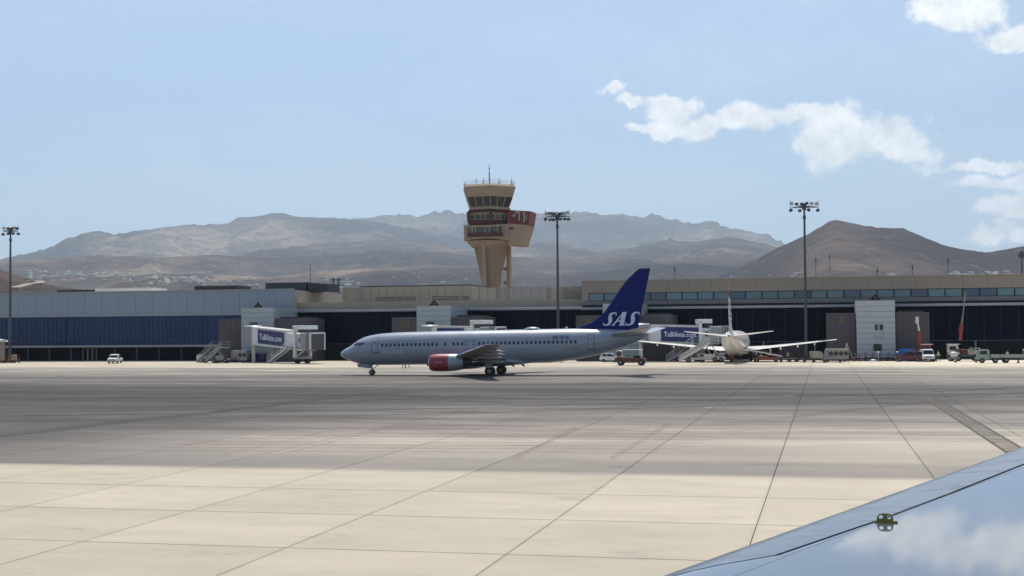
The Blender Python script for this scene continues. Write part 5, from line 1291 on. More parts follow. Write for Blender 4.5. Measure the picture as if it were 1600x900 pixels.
# red apron tractor with canopy, behind the tail
tg = gth('apron_tractor', 'dull red apron tractor with white canopy frame below the tailplane', 'apron tractor', 986.5, 571.0, R_(180))
MB().prism([(-2.2, .55), (-2.2, 1.0), (-1.6, 1.15), (1.3, 1.15), (1.3, 1.25), (2.4, 1.2), (2.5, .5), (.9, .42), (-1.0, .42)], -.85, .85).build('body', M['darkred'], tg, bevel=.05)
for x in (-1.55, 1.55):
    for sg in (-1, 1): wheel(tg, x, sg*.78, .46, .26)
MB().box(-1.7, 1.25, -.8, .8, 2.32, 2.42).build('canopy', M['white'], tg, bevel=.03)
for x in (-1.6, 1.15):
    for sg in (-1, 1): MB().box(x-.05, x+.05, sg*.72-.05, sg*.72+.05, 1.15, 2.32).build('canopy_post', M['white'], tg)
b = MB(); b.box(-1.45, -.4, -.55, .55, 1.15, 1.5); b.build('seat', M['black'], tg, bevel=.05)
b = MB(); b.box(1.16, 1.19, -.7, .7, 1.45, 2.28); b.build('windscreen', M['glassdark'], tg)
b = MB(); b.tube((.75, -.2, 1.15), (.5, -.2, 1.75), .03, 6); b.tube((.5, -.38, 1.75), (.5, -.02, 1.75), .03, 6); b.build('steering_wheel', M['black'], tg)
MB().prism([(1.3, 1.25), (1.35, 2.2), (2.0, 2.3), (2.25, 2.05), (2.2, 1.25)], -.6, .6).build('engine_housing', M['offwhite'], tg, bevel=.05)
MB().lathe([(.1, -.02), (.42, -.02), (.42, .02), (.1, .02)], (1.8, .62, 1.78), 'y', 16).build('intake_grille', M['darkmetal'], tg)
MB().box(2.45, 2.75, -.1, .1, .45, .6).build('tow_hitch', M['darkmetal'], tg)

# passenger stairs: side silhouette in x (foot at -x), height H
def stairs(label, px, py, rz, H_, run, w_, paint, stripe=None, panel=True, group='mobile passenger stairs on the stands'):
    g = gth('passenger_stairs', label, 'passenger stairs', px, py, rz, group)
    x0_, x1_ = -run/2, run/2; n_ = 16; st = None
    for i in range(n_):
        f_ = (i+.5)/n_; p_ = (x0_+(x1_-x0_)*f_, 0, .25+(H_-.25)*f_)
        if st is None: st = MB().box(-run/n_*.62, run/n_*.45, -w_/2, w_/2, -.03, .03).build('step', M['grey'], g); st.location = p_
        else: share(st, 'step', g, p_)
    for sg in (-1, 1):
        y_ = sg*(w_/2+.04)
        if panel:
            MB().hexa([(x0_, y_-.025, .10), (x1_, y_-.025, H_-.15), (x1_, y_+.025, H_-.15), (x0_, y_+.025, .10), (x0_, y_-.025, 1.10), (x1_, y_-.025, H_+.95), (x1_, y_+.025, H_+.95), (x0_, y_+.025, 1.10)]).build('side_panel', paint, g)
            if stripe:
                for zz2 in (.62, .95): MB().hexa([(x0_, y_-.035, zz2), (x1_, y_-.035, H_-.25+zz2), (x1_, y_+.035, H_-.25+zz2), (x0_, y_+.035, zz2), (x0_, y_-.035, zz2+.10), (x1_, y_-.035, H_-.15+zz2), (x1_, y_+.035, H_-.15+zz2), (x0_, y_+.035, zz2+.10)]).build('red_stripe', stripe, g)
        else:
            MB().bar((x0_, y_, .18), (x1_, y_, H_-.08), .07, .28).build('stringer', paint, g)
        for hh in ((1.12,) if panel else (.6, 1.1)): MB().bar((x0_, y_, hh), (x1_, y_, H_-.25+hh), .06, .07).build('handrail', paint, g)
        b = MB()
        for z_ in (.55, 1.0): b.bar((x1_, y_, H_+z_), (x1_+1.5, y_, H_+z_), .05, .05)
        b.bar((x1_+1.5, y_, H_-.1), (x1_+1.5, y_, H_+1.0), .05, .05); b.bar((x1_+.02, y_, H_-.1), (x1_+.02, y_, H_+1.0), .05, .05); b.build('platform_rail', paint, g)
        b = MB(); b.bar((x1_+.6, y_*.8, .7), (x1_-.5, y_*.8, H_-.6), .09, .12); b.bar((x1_-1.8, y_*.8, .7), (x1_-.2, y_*.8, H_-.4), .07, .10); b.build('lift_strut', M['grey'], g)
    box('platform', M['grey'], g, x1_, x1_+1.55, -w_/2-.05, w_/2+.05, H_-.12, H_)
    box('chassis', paint, g, x0_+1.0, x1_+1.6, -w_/2, w_/2, .45, .75, bevel=.03)
    box('engine_box', paint, g, x1_-.9, x1_+.5, -w_/2+.05, w_/2-.05, .76, 1.35, bevel=.04)
    for x in (x0_+1.5, x1_+.9):
        for sg in (-1, 1): wheel(g, x, sg*(w_/2-.05), .42, .24)
    return g
stairs('grey mobile stairs standing leftmost by the white box near gate 11', 319, 565.0, R_(14), 2.75, 2.5, 1.5, M['grey'], None, False)
stairs('grey mobile stairs with reddish side, second from the left near gate 11', 334, 566.0, R_(14), 2.8, 2.6, 1.5, M['grey'], M['darkred'], True)
stairs('long white passenger stairs with red stripe at the parked airliner', 1085, 566.3, R_(3), 3.05, 4.9, 1.7, M['offwhite'], M['darkred'], True)
stairs('low grey mobile stairs behind the red striped passenger stairs', 1062, 562.8, R_(4), 2.2, 3.6, 1.3, M['grey'], None, False)

def ac_unit(name, label, px, py, rz, L_, H_, fans, paint, lift=.35, grp=None, fan_x0=None):
    g = gth(name, label, 'ground unit', px, py, rz, grp)
    MB().prism([(-L_/2, lift), (-L_/2+.05, lift+H_-.3), (-L_/2+.35, lift+H_), (L_/2-.15, lift+H_), (L_/2, lift+H_-.15), (L_/2, lift)], -.95, .95).build('housing', paint, g, bevel=.05)
    MB().box(-L_/2+.2, L_/2, -1.0, 1.0, lift+H_+.003, lift+H_+.08).build('roof_panel', M['white'], g)
    fx = fan_x0 if fan_x0 is not None else L_/2-.45-.78*(fans-1)
    for i in range(fans):
        f_ = MB().lathe([(.02, -.99), (.34, -.99), (.36, -.955), (.36, -.90)], (fx+i*.80, 0, lift+H_*.58), 'y', 20).build('fan_grille', M['darkmetal'], g, smooth=30)
        MB().lathe([(.36, -.972), (.40, -.972), (.40, -.955), (.36, -.955)], (fx+i*.80, 0, lift+H_*.58), 'y', 20).build('fan_ring', M['grey'], g)
    for i in range(3): MB().box(-L_/2+.4+i*.5, -L_/2+.75+i*.5, -.965, -.952, lift+.15, lift+.55).build('access_door', M['grey'], g)
    box('chassis', M['darkmetal'], g, -L_/2, L_/2, -.7, .7, lift-.12, lift-.003)
    for x in (-L_*.33, L_*.33):
        for sg in (-1, 1): wheel(g, x, sg*.8, .28, .18)
    MB().bar((L_/2, 0, .35), (L_/2+1.1, 0, .25), .08, .08).build('drawbar', M['darkmetal'], g)
    return g
ac_unit('ground_power_unit', 'beige ground unit with two round fans beside gate 11', 376, 563.8, 0, 3.1, 1.75, 2, M['cream'])
ac_unit('air_conditioning_unit', 'large pale unit with four round fans left of the A-frame near gate 8', 1306, 563.5, 0, 3.9, 1.6, 4, M['cream'], .4)
wb_ = gth('equipment_box', 'white rounded trailer box at the foot of the grey mobile stairs', 'trailer box', 315, 563.6)
MB().prism([(-.75, .3), (-.75, 1.3), (-.6, 1.45), (.7, 1.45), (.75, .3)], -.6, .6).build('housing', M['white'], wb_, bevel=.08, seg=2)
for x in (-.45, .45):
    for sg in (-1, 1): wheel(wb_, x, sg*.5, .2, .12)
MB().box(-.5, .5, -.613, -.603, .5, 1.2).build('access_door', M['offwhite'], wb_)

def dolly(label, px, py, rz, L_, paint, load=None, rails=True, group='baggage dollies parked on the stands', name='baggage_dolly', cat='baggage dolly'):
    g = gth(name, label, cat, px, py, rz, group)
    box('deck', paint, g, -L_/2, L_/2, -.72, .72, .50, .60, bevel=.02)
    box('frame', M['darkmetal'], g, -L_/2+.1, L_/2-.1, -.4, .4, .34, .497)
    for x in (-L_*.33, L_*.33):
        for sg in (-1, 1): wheel(g, x, sg*.62, .22, .14)
    MB().bar((L_/2, 0, .45), (L_/2+.9, 0, .28), .07, .07).build('drawbar', M['darkmetal'], g)
    if rails:
        for x in (-L_/2+.05, L_/2-.05):
            b = MB(); b.bar((x, -.68, .6), (x, -.68, 1.35), .05, .05); b.bar((x, .68, .6), (x, .68, 1.35), .05, .05); b.bar((x, -.68, 1.35), (x, .68, 1.35), .05, .05); b.bar((x, -.68, 1.0), (x, .68, 1.0), .05, .05); b.build('end_rail', paint, g)
    return g
def suitcase(px_off, parent_g, x, y, z, s, m, label, rz=0):
    o = thing('suitcase', label, 'suitcase', (parent_g.location.x+x, parent_g.location.y+y, z), rz, 'luggage loaded on the dollies')
    MB().box(-s*.5, s*.5, -.16, .16, 0, s*.72).build('shell', m, o, bevel=.05, seg=2)
    b = MB(); b.bar((-s*.18, 0, s*.72), (-s*.18, 0, s*.82), .04, .04); b.bar((s*.18, 0, s*.72), (s*.18, 0, s*.82), .04, .04); b.bar((-s*.2, 0, s*.82), (s*.2, 0, s*.82), .04, .04); b.build('handle', M['black'], o)
    return o
dolly('dull red baggage cart just right of the grey stairs near gate 11', 349, 565.0, 0, 2.4, M['darkred'])
dolly('dull red baggage cart right behind the first, before the beige fan unit', 361, 564.2, .1, 2.2, M['redpaint'])
dolly('orange red low trolley lying long below the gate 11 advert bridge', 391, 563.4, 0, 2.6, M['redpaint'], rails=False)
dolly('brown baggage cart at the very left edge of the picture', 4, 565.2, .05, 1.7, M['orange'])
dolly('brown baggage cart beside the left floodlight mast', 15, 565.0, -.04, 1.4, M['orange'])
dolly('small brown baggage cart right of the left floodlight mast', 24, 564.8, .02, 1.2, M['orange'])
d1_ = dolly('dark dolly near the parked airliner wing with worker standing behind', 1226, 565.6, 0, 1.9, M['darkmetal'])
d2_ = dolly('dark empty dolly next to the worker in the pale vest', 1238, 565.4, .06, 1.4, M['darkmetal'], rails=False)
d3_ = dolly('dark dolly with a cloth covered load under the middle of the right wing', 1264, 566.3, 0, 2.2, M['darkmetal'], rails=False)
d4_ = dolly('flat dolly with brown bags left of the four fan unit', 1280, 566.3, .02, 2.4, M['darkmetal'], rails=False)
d5_ = dolly('long low empty flat dolly in front of the four fan unit', 1301, 566.8, 0, 3.4, M['darkmetal'], rails=False)
dolly('bright red baggage cart behind the dark dollies under the wing tip', 1250, 562.8, 0, 2.3, M['redpaint'])
dolly('red baggage cart beside the tail-on airliner engine', 1240, 562.6, 0, 2.0, M['redpaint'])
# soft covered load
o = thing('covered_load', 'brown cloth covered load on the flat dolly left of the four fan unit', 'covered load', (d4_.location.x-.2, d4_.location.y, .602))
MB().prism([(-1.0, 0), (-.95, .75), (-.5, 1.15), (.35, 1.2), (.85, .8), (.95, 0)], -.6, .6).build('cover', M['cream'], o, bevel=.12, seg=2, smooth=50)
for k, (x, m_, lb) in enumerate(((-.75, 'cloth', 'dark suitcase at the left end of the dolly under the wing'), (-.15, 'darkred', 'dull red suitcase in the middle of the dolly under the wing'), (.5, 'grey', 'grey suitcase at the right end of the dolly under the wing'))):
    suitcase(0, d3_, x, .1, .602, .6+.08*k, M[m_], lb, .15*k)
# belt loader with red chassis
bl = gth('belt_loader', 'red belt loader sloping up to the hold of the parked airliner', 'belt loader', 1196, 565.8, R_(180))
MB().prism([(-2.2, .35), (-2.2, .75), (-.6, .85), (.3, .95), (1.1, .95), (1.5, .8), (2.0, .7), (2.0, .35)], -.85, .85).build('chassis', M['redpaint'], bl, bevel=.05)
b = MB().bar((-2.6, .1, .95), (4.2, .1, 2.3), .9, .22); b.build('conveyor_frame', M['offwhite'], bl)
MB().bar((-2.6, .1, 1.09), (4.2, .1, 2.44), .7, .05).build('belt', M['black'], bl)
for sg in (-1, 1): MB().bar((-2.2, .1+sg*.5, 1.3), (4.0, .1+sg*.5, 2.55), .05, .05).build('side_rail', M['darkred'], bl)
MB().bar((.9, .1, .9), (2.4, .1, 1.85), .1, .14).build('lift_ram', M['grey'], bl)
for x in (-1.6, 1.4):
    for sg in (-1, 1): wheel(bl, x, sg*.78, .36, .24)
MB().box(-.9, -.2, -.75, -.2, .85, 1.15).build('seat', M['black'], bl, bevel=.05)
# white service lift truck between stairs and airliner
sv = gth('service_truck', 'small white service truck with slanting ladder below the parked airliner tail', 'service truck', 1112, 566.0, 0)
box('chassis', M['offwhite'], sv, -2.3, 2.2, -.8, .8, .45, .95, bevel=.04); box('cab', M['offwhite'], sv, -2.3, -1.0, -.8, .8, .953, 1.4, bevel=.08)
box('side_window', M['glassdark'], sv, -2.0, -1.3, -.813, -.805, 1.05, 1.32); box('tool_box', M['grey'], sv, .9, 2.1, -.75, .75, .953, 1.5, bevel=.04)
for sg in (-1, 1): MB().bar((-.2, sg*.3, 2.9), (1.3, sg*.3, .95), .07, .09).build('ladder_rail', M['white'], sv)
b = MB()
for i in range(7): b.bar((-.2+1.5*i/7, -.3, 2.9-1.95*i/7), (-.2+1.5*i/7, .3, 2.9-1.95*i/7), .05, .05)
b.build('ladder_rung', M['white'], sv); stuff(sv.children[-1]) if False else None
for x in (-1.6, 1.5):
    for sg in (-1, 1): wheel(sv, x, sg*.72, .40, .22)
# orange and white tug by the engine of the parked airliner
ot = gth('baggage_tug', 'small orange and white baggage tug under the parked airliner', 'baggage tug', 1134, 564.6, 0)
MB().prism([(-1.3, .35), (-1.3, .95), (-.5, 1.0), (-.4, .75), (.4, .75), (.5, 1.1), (1.3, 1.0), (1.35, .35)], -.6, .6).build('body', M['redpaint'], ot, bevel=.05)
box('canopy', M['white'], ot, -1.0, .7, -.6, .6, 1.8, 1.9, bevel=.02)
for x in (-.9, .6):
    for sg in (-1, 1): MB().box(x-.03, x+.03, sg*.54-.03, sg*.54+.03, .8, 1.8).build('canopy_post', M['white'], ot)
for x in (-.8, .85):
    for sg in (-1, 1): wheel(ot, x, sg*.55, .27, .16)
# A-frame jack
af = gth('tail_stand', 'tall A-frame stand on wheels between gate 8 and the four fan unit', 'tail stand', 1323, 562.8)
for q in ((-1.0, -.5), (1.05, -.5), (0, .8)): MB().bar((q[0], q[1], .1), (0, 0, 2.75), .11, .11).build('leg', M['cream'], af)
MB().tube((0, 0, 2.6), (0, 0, 3.0), .14, 10).build('head', M['cream'], af); MB().bar((-1.0, -.5, .25), (1.05, -.5, .25), .08, .08).build('cross_bar', M['darkmetal'], af)
for x in (-1.0, 1.05): wheel(af, x, -.5, .2, .16)
# row of red carts behind a low rail in front of gate 8
rr = random.Random(12)
lab8 = ['leftmost', 'second', 'third', 'fourth', 'fifth', 'rightmost']
for i, px_ in enumerate((1337, 1347, 1357, 1370, 1381, 1393)):
    mm = ('darkred', 'redpaint', 'darkred', 'darkmetal', 'darkmetal', 'darkmetal')[i]
    dolly('%s %s baggage cart of the row before gate house 8' % (lab8[i], 'red' if i < 3 else 'dark'), px_, 561.8, .05*i, 1.3, M[mm], group='carts in a row before gate house 8')
fr_ = gth('barrier_rail', 'low white topped barrier rail before gate house 8', 'barrier', 1369, 561.2)
for x in np.linspace(-3.4, 3.4, 9): MB().box(x-.04, x+.04, -.04, .04, 0, 1.1).build('post', M['grey'], fr_); MB().box(x-.12, x+.12, -.06, .06, 1.16, 1.26).build('post_cap', M['white'], fr_)
MB().bar((-3.5, 0, 1.12), (3.5, 0, 1.12), .06, .06).build('rail', M['grey'], fr_)
for px_, lb in ((1372, 'thin grey post with base before the middle of gate house 8'), (1401.5, 'thin grey post with round top right of gate house 8')):
    g = gth('guide_post', lb, 'post', px_, 563.4); MB().lathe([(.28, 0), (.26, .12), (.06, .14), (.06, 1.35)], (0, 0, 0), n=12).build('post', M['grey'], g, smooth=30)
    MB().lathe([(.05, 1.352), (.15, 1.42), (.16, 1.56), (.05, 1.64)], (0, 0, 0), n=12).build('cap', M['offwhite'], g, smooth=50)
g = gth('sand_bag', 'low white rounded bag on the ground before the red carts at gate 8', 'bag', 1364, 562.4); MB().lathe([(.1, 0), (.42, .05), (.45, .2), (.3, .32), (.05, .36)], (0, 0, 0), n=14).build('sack', M['white'], g, smooth=60); g.scale = (1.1, .6, 1)
g = gth('tarpaulin_cover', 'blue tarpaulin covered stack behind the dark red car', 'covered stack', 1417, 560.8)
MB().prism([(-1.6, 0), (-1.55, 1.7), (-1.2, 2.0), (1.2, 1.95), (1.6, 1.5), (1.6, 0)], -.7, .7).build('cover', M['tarp'], g, bevel=.12, seg=2, smooth=40)
# boom lift trucks
def boom(label, px, py, rz, b0, b1, b2, cab_x, basket=None, paint='redpaint'):
    g = gth('boom_truck', label, 'boom truck', px, py, rz, 'red boom trucks before the right terminal'); X0_, Y0_ = g.location.x, g.location.y
    box('chassis', M['darkmetal'], g, -2.6, 2.4, -1.0, 1.0, .6, 1.0, bevel=.04)
    MB().prism([(cab_x, 1.0), (cab_x, 2.5), (cab_x+.2, 2.65), (cab_x+1.5, 2.65), (cab_x+1.75, 1.8), (cab_x+1.8, 1.0)], -1.0, 1.0).build('cab', M[paint] if basket else M['offwhite'], g, bevel=.06)
    MB().box(cab_x+.25, cab_x+1.3, -1.013, -1.005, 1.75, 2.4).build('side_window', M['glassdark'], g)
    MB().box(cab_x-.1, cab_x+1.9, -1.0, 1.0, 2.66, 2.74).build('cab_roof', M['offwhite'], g)
    for x in (-1.9, -.9, 1.7):
        for sg in (-1, 1): wheel(g, x, sg*.95, .48, .28)
    box('turret', M['darkred'], g, -.6, .5, -.5, .5, 1.0, 1.9, bevel=.06)
    pts = [at(q[0], q[1], Y0_) for q in (b0, b1, b2)]; pts = [Vector((p_.x-X0_, 0, p_.z)) for p_ in pts]
    cr, sr = cos(-rz), sin(-rz); pts = [Vector((p_.x*cr, p_.x*sr, p_.z)) for p_ in pts]
    MB().bar(pts[0], pts[1], .42, .48).build('lower_boom', M[paint], g, bevel=.04)
    MB().bar(pts[1]+(pts[1]-pts[0])*-.25, pts[2], .22 if basket else .13, .26 if basket else .15).build('upper_boom', M['offwhite'] if basket else M['grey'], g)
    MB().bar((pts[0]+pts[1])*.5+Vector((-.45, 0, 0)), pts[1]+(pts[2]-pts[1])*.35, .10, .12).build('ram', M['redpaint'], g)
    box('tool_box', M['offwhite'], g, -2.5, -1.0, -.95, .95, 1.003, 1.5, bevel=.03)
    if not basket:
        MB().lathe([(.2, -.6), (.55, -.5), (.6, 0), (.55, .5), (.2, .6)], (1.2, -.2, 1.6), 'y', 14).build('winch_drum', M['darkmetal'], g, smooth=50)
        box('engine_cover', M['cream'], g, .6, 2.3, -.9, .1, 1.003, 1.7, bevel=.06); box('outrigger_box', M['darkred'], g, -1.3, -.7, -1.1, -.6, 1.51, 1.95, bevel=.04)
        MB().bar((.5, -.9, 1.75), (2.4, -.9, 2.1), .08, .08).build('guard_rail', M['offwhite'], g); MB().bar((2.35, -.9, 1.0), (2.35, -.9, 2.1), .08, .08).build('guard_post', M['offwhite'], g)
    if basket:
        p_ = at(basket[0], basket[1], Y0_); p_ = Vector((p_.x-X0_, 0, p_.z)); p_ = Vector((p_.x*cr, p_.x*sr, p_.z))
        box('work_platform', M['offwhite'], g, p_.x-.24, p_.x+.24, -.3, .3, p_.z-.55, p_.z+.5, bevel=.03)
    return g
boom('red boom lift truck with raised short arm and white work basket behind the white van', 1440, 562.0, 0, (1437, 545), (1437.5, 517), (1434, 505), -.2, (1433, 500))
boom('dark crane truck with long thin raised jib reaching the window strip', 1505, 561.8, 0, (1500.5, 532), (1503, 508), (1508.5, 456), -2.5, None)
# extra: small machine and crates near the crane truck
cm_ = gth('mixer_machine', 'grey site machine with white drum between the crane truck and the cones', 'site machine', 1489.5, 562.8)
box('frame', M['grey'], cm_, -.8, .8, -.5, .5, .35, .6, bevel=.03); MB().lathe([(.25, -.55), (.5, -.3), (.52, .2), (.3, .6)], (0, 0, 1.0), 'x', 14).build('drum', M['offwhite'], cm_, smooth=50)
for x in (-.55, .55):
    for sg in (-1, 1): wheel(cm_, x, sg*.5, .24, .12)
cr_ = gth('wooden_crate', 'orange brown crate between the crane truck and the pale green truck', 'crate', 1530.5, 561.8)
for i in range(5): MB().box(-.75, .75, -.62, -.55, .05+i*.28, .28+i*.28).build('plank', M['orange'], cr_)
box('crate_body', M['orange'], cr_, -.75, .75, -.54, .5, 0, 1.4)
# cones
cone_labs = ['traffic cone leftmost of the three, before the site machine', 'traffic cone in the middle, left of the pale green truck', 'traffic cone rightmost, before the long flatbed truck']
for (px_, py_), lb in zip(((1493, 566.3), (1525, 566.5), (1591, 566.8)), cone_labs):
    g = gth('traffic_cone', lb, 'traffic cone', px_, py_, 0, 'traffic cones on the right apron'); box('cone_base', M['black'], g, -.22, .22, -.22, .22, 0, .05)
    MB().lathe([(.17, .052), (.11, .32), (.10, .33), (.03, .72)], (0, 0, 0), n=14).build('cone_body', M['darkred'], g, smooth=40)
    MB().lathe([(.125, .30), (.093, .45)], (0, 0, 0), n=14).build('reflective_band', M['paintwhite'], g)
# left edge: passenger-stair tower partly in frame, jet-bridge steps clutter
lt = gth('gate_shelter', 'beige shelter with pale roof at the left edge behind the baggage carts', 'shelter', -3, 563.2)
box('wall', M['beigewall'], lt, -2.5, .95, -.9, .9, 0, 4.0, bevel=.05); MB().prism([(-2.8, 4.003), (1.5, 4.003), (1.2, 4.4), (-.1, 4.55), (-2.8, 4.6)], -1.2, 1.2).build('roof', M['white'], lt, bevel=.04)
box('door', M['annex'], lt, -.3, .6, -.93, -.903, 0, 2.1)
# blue grey equipment container right of the beige unit
cn = gth('equipment_container', 'dark blue container under the gate 11 bridge, right of the beige fan unit', 'container', 403, 563.0)
for i in range(8): box('side_panel', M['signblue'], cn, -1.4+i*.35, -1.4+i*.35+.33, -.83, -.78, .15, 1.5)
box('body', M['signblue'], cn, -1.4, 1.4, -.77, .8, .1, 1.55, bevel=.03); box('roof', M['eave'], cn, -1.5, 1.5, -.9, .9, 1.553, 1.68, bevel=.02)

# ------------------------------------------------------------------ people
def person(label, px, py, rz, vest, arms=((.30, -.15, .95), (-.30, .1, .95)), stride=.18, h=1.75, top='cloth'):
    g = gth('person', label, 'person', px, py, rz)
    J = {}; E_ = []
    def j(n, p_, r_): J[n] = (len(J), p_, r_); return n
    j('pel', (0, 0, .95), .145); j('waist', (0, 0, 1.10), .135); j('chest', (.01, 0, 1.32), .165); j('neck', (.01, 0, 1.48), .062); j('chin', (.02, 0, 1.56), .075); j('head', (.02, 0, 1.66), .100); j('crown', (.01, 0, 1.72), .075)
    E_ += [('pel', 'waist'), ('waist', 'chest'), ('chest', 'neck'), ('neck', 'chin'), ('chin', 'head'), ('head', 'crown')]
    for s_, sg, f_ in (('l', 1, 1), ('r', -1, -1)):
        j('hip'+s_, (0, sg*.10, .88), .10); j('kn'+s_, (f_*stride*.6+.03, sg*.11, .48), .065); j('an'+s_, (f_*stride-.02, sg*.11, .09), .045); j('to'+s_, (f_*stride+.14, sg*.13, .045), .035)
        E_ += [('pel', 'hip'+s_), ('hip'+s_, 'kn'+s_), ('kn'+s_, 'an'+s_), ('an'+s_, 'to'+s_)]
        hx_, _, hz_ = arms[0] if sg > 0 else arms[1]
        j('sh'+s_, (0, sg*.19, 1.40), .065); j('el'+s_, (hx_*.25, sg*.27, 1.14), .045); j('wr'+s_, (hx_, sg*.27, hz_), .03); j('pa'+s_, (hx_+.04, sg*.27, hz_-.07), .032)
        E_ += [('chest', 'sh'+s_), ('sh'+s_, 'el'+s_), ('el'+s_, 'wr'+s_), ('wr'+s_, 'pa'+s_)]
        for q, (dy, ln) in enumerate(((-.030, .070), (-.010, .080), (.010, .075), (.028, .060))):
            j('f%d%s' % (q, s_), (hx_+.055, sg*.27+dy, hz_-.07-ln*.6), .009); j('g%d%s' % (q, s_), (hx_+.045, sg*.27+dy, hz_-.07-ln*1.1), .008)
            E_ += [('pa'+s_, 'f%d%s' % (q, s_)), ('f%d%s' % (q, s_), 'g%d%s' % (q, s_))]
        j('th'+s_, (hx_+.08, sg*.25, hz_-.07), .010); E_.append(('pa'+s_, 'th'+s_))
    me = bpy.data.meshes.new('person_body'); me.from_pydata([v[1] for v in J.values()], [(J[a][0], J[b_][0]) for a, b_ in E_], [])
    o = bpy.data.objects.new('body', me); COL.objects.link(o)
    sk = o.modifiers.new('s', 'SKIN'); 
    for v_, sv_ in zip(J.values(), me.skin_vertices[0].data): sv_.radius = (v_[2], v_[2]*1.15 if v_[2] > .12 else v_[2]); sv_.use_root = False
    me.skin_vertices[0].data[0].use_root = True
    o.modifiers.new('u', 'SUBSURF').levels = 1
    dg = bpy.context.evaluated_depsgraph_get(); m2 = bpy.data.meshes.new_from_object(o.evaluated_get(dg)); o.modifiers.clear(); o.data = m2; o.parent = g
    m2.materials.clear(); m2.materials.append(M['skin']); m2.materials.append(M[top]); m2.materials.append(M['cloth']); m2.materials.append(M['black'])
    for p_ in m2.polygons:
        z = p_.center.z; y = abs(p_.center.y); p_.use_smooth = True
        p_.material_index = 0 if z > 1.50 else 3 if z < .09 else 2 if z < .98 and y < .24 else (0 if y > .235 and z < 1.02 else 1)
    if vest:
        b = MB(); rings = [[(rx*cos(2*pi*i/16)+.005, ry*sin(2*pi*i/16), z) for i in range(16)] for z, rx, ry in ((.93, .165, .20), (1.1, .16, .19), (1.3, .185, .225), (1.42, .15, .215), (1.47, .09, .14))]
        b.loft(rings, cap=False); v_ = b.build('vest', M['hivis'], g, smooth=50)
        b = MB(); b.loft([[(rx*1.02*cos(2*pi*i/16)+.005, ry*1.02*sin(2*pi*i/16), z) for i in range(16)] for z, rx, ry in ((1.08, .165, .195), (1.13, .165, .198))], cap=False); b.build('reflective_band', M['paintwhite'], v_)
    b = MB(); b.lathe([(.104, 1.64), (.113, 1.69), (.095, 1.755), (.03, 1.79)], (.005, 0, 0), n=14); b.build('hair', M['hair'], g, smooth=60)
    b = MB()
    for sg in (-1, 1): b.box(.108, .118, sg*.035-.012, sg*.035+.012, 1.655, 1.668)
    b.build('eyes', M['black'], g)
    b = MB(); b.prism([(.105, 1.60), (.138, 1.612), (.108, 1.65)], -.014, .014); b.build('nose', M['skin'], g)
    MB().box(.10, .112, -.028, .028, 1.575, 1.583).build('mouth', M['darkred'], g)
    for sg in (-1, 1): MB().box(-.01, .035, sg*.104-.008, sg*.104+.008, 1.62, 1.67).build('ear', M['skin'], g)
    g.scale = (h/1.79,)*3
    return g
person('worker in pale green vest standing behind the dark dollies under the wing', 1230.5, 563.8, R_(-70), True)
person('worker in yellow green vest walking right of the white van', 1465.5, 564.2, R_(160), True, h=1.8, top='hivis', stride=.24)
person('worker in pale vest standing behind the long flatbed truck', 1573.5, 562.5, R_(-100), True)
person('person in dark trousers walking beyond the taxiing airliner, legs seen below its belly', 631.5, 575.6, R_(185), False, stride=.26)
person('second person in dark trousers a step behind, legs seen below the airliner belly', 636.5, 575.4, R_(175), False, stride=.30)
# ------------------------------------------------------------------ the wing below the camera
AO = R_(7.0)                                            # outboard direction, measured right of +Y
od = Vector((sin(AO), cos(AO), 0)); ad = Vector((cos(AO), -sin(AO), 0))
WZ0, DIH = 2.98, .085
def wz(p): return WZ0 + DIH*(p.x*od.x+p.y*od.y)
def onwing(px_, py_, dz_=0.0):
    d = ray(px_, py_); k = DIH*(d[0]*od.x+d[1]*od.y)
    t = (WZ0+dz_-EYE)/(d[2]-k); return Vector((d[0]*t, d[1]*t, EYE+d[2]*t))
le_a, le_b = onwing(1040, 900), onwing(1600, 699)
ed_dir = (le_b-le_a); ed2 = Vector((ed_dir.x, ed_dir.y, 0)).normalized()
ew = ed2.dot(od); ea_ = ed2.dot(ad)                      # leading edge direction in wing axes
def LEp(o_):                                             # leading edge plan point at outboard distance o_
    o_a = le_a.x*od.x+le_a.y*od.y; k = (o_-o_a)/ew
    return Vector((le_a.x+ed2.x*k, le_a.y+ed2.y*k, 0)) - ad*.43
# chordwise surface: x back from the edge -> drop below the wing plane (rounded nose)
def drop(x):
    return -.18*math.exp(-x/.19) - .035*math.exp(-x/.5)
def wp(o_, x, dz_=0.0):
    q = LEp(o_)+ad*x; q.z = wz(q)+drop(x)+dz_ - .004*max(0, x-1.5)**2; return q
gap_pts = [(1000, 908), (1050, 893.5), (1100, 884), (1160, 876.5), (1212, 869.5), (1290, 843), (1383, 811.5), (1490, 771), (1600, 727), (1760, 662)]
gp3 = []
for p_ in gap_pts:
    q = onwing(*p_, -.02); o_ = q.x*od.x+q.y*od.y; x_ = (q-LEp(o_)).dot(ad); gp3.append((o_, x_))
gp3.sort(); go, gx2 = [g[0] for g in gp3], [g[1] for g in gp3]
def gapx(o_):
    if o_ > go[-1]: return gx2[-1]*(1-.04*(o_-go[-1]))
    return max(.12, float(np.interp(o_, go, gx2)))
O0, O1 = 4.2, 21.0
wingroot = thing('aircraft_wing', 'glossy grey blue wing of the aircraft the picture is taken from, lower right', 'aircraft wing', (0, 0, 0))
os_ = list(np.linspace(O0, 12, 60))+list(np.linspace(12.3, O1, 24))
def chord(o_): return max(1.6, 6.2-.22*(o_-4))
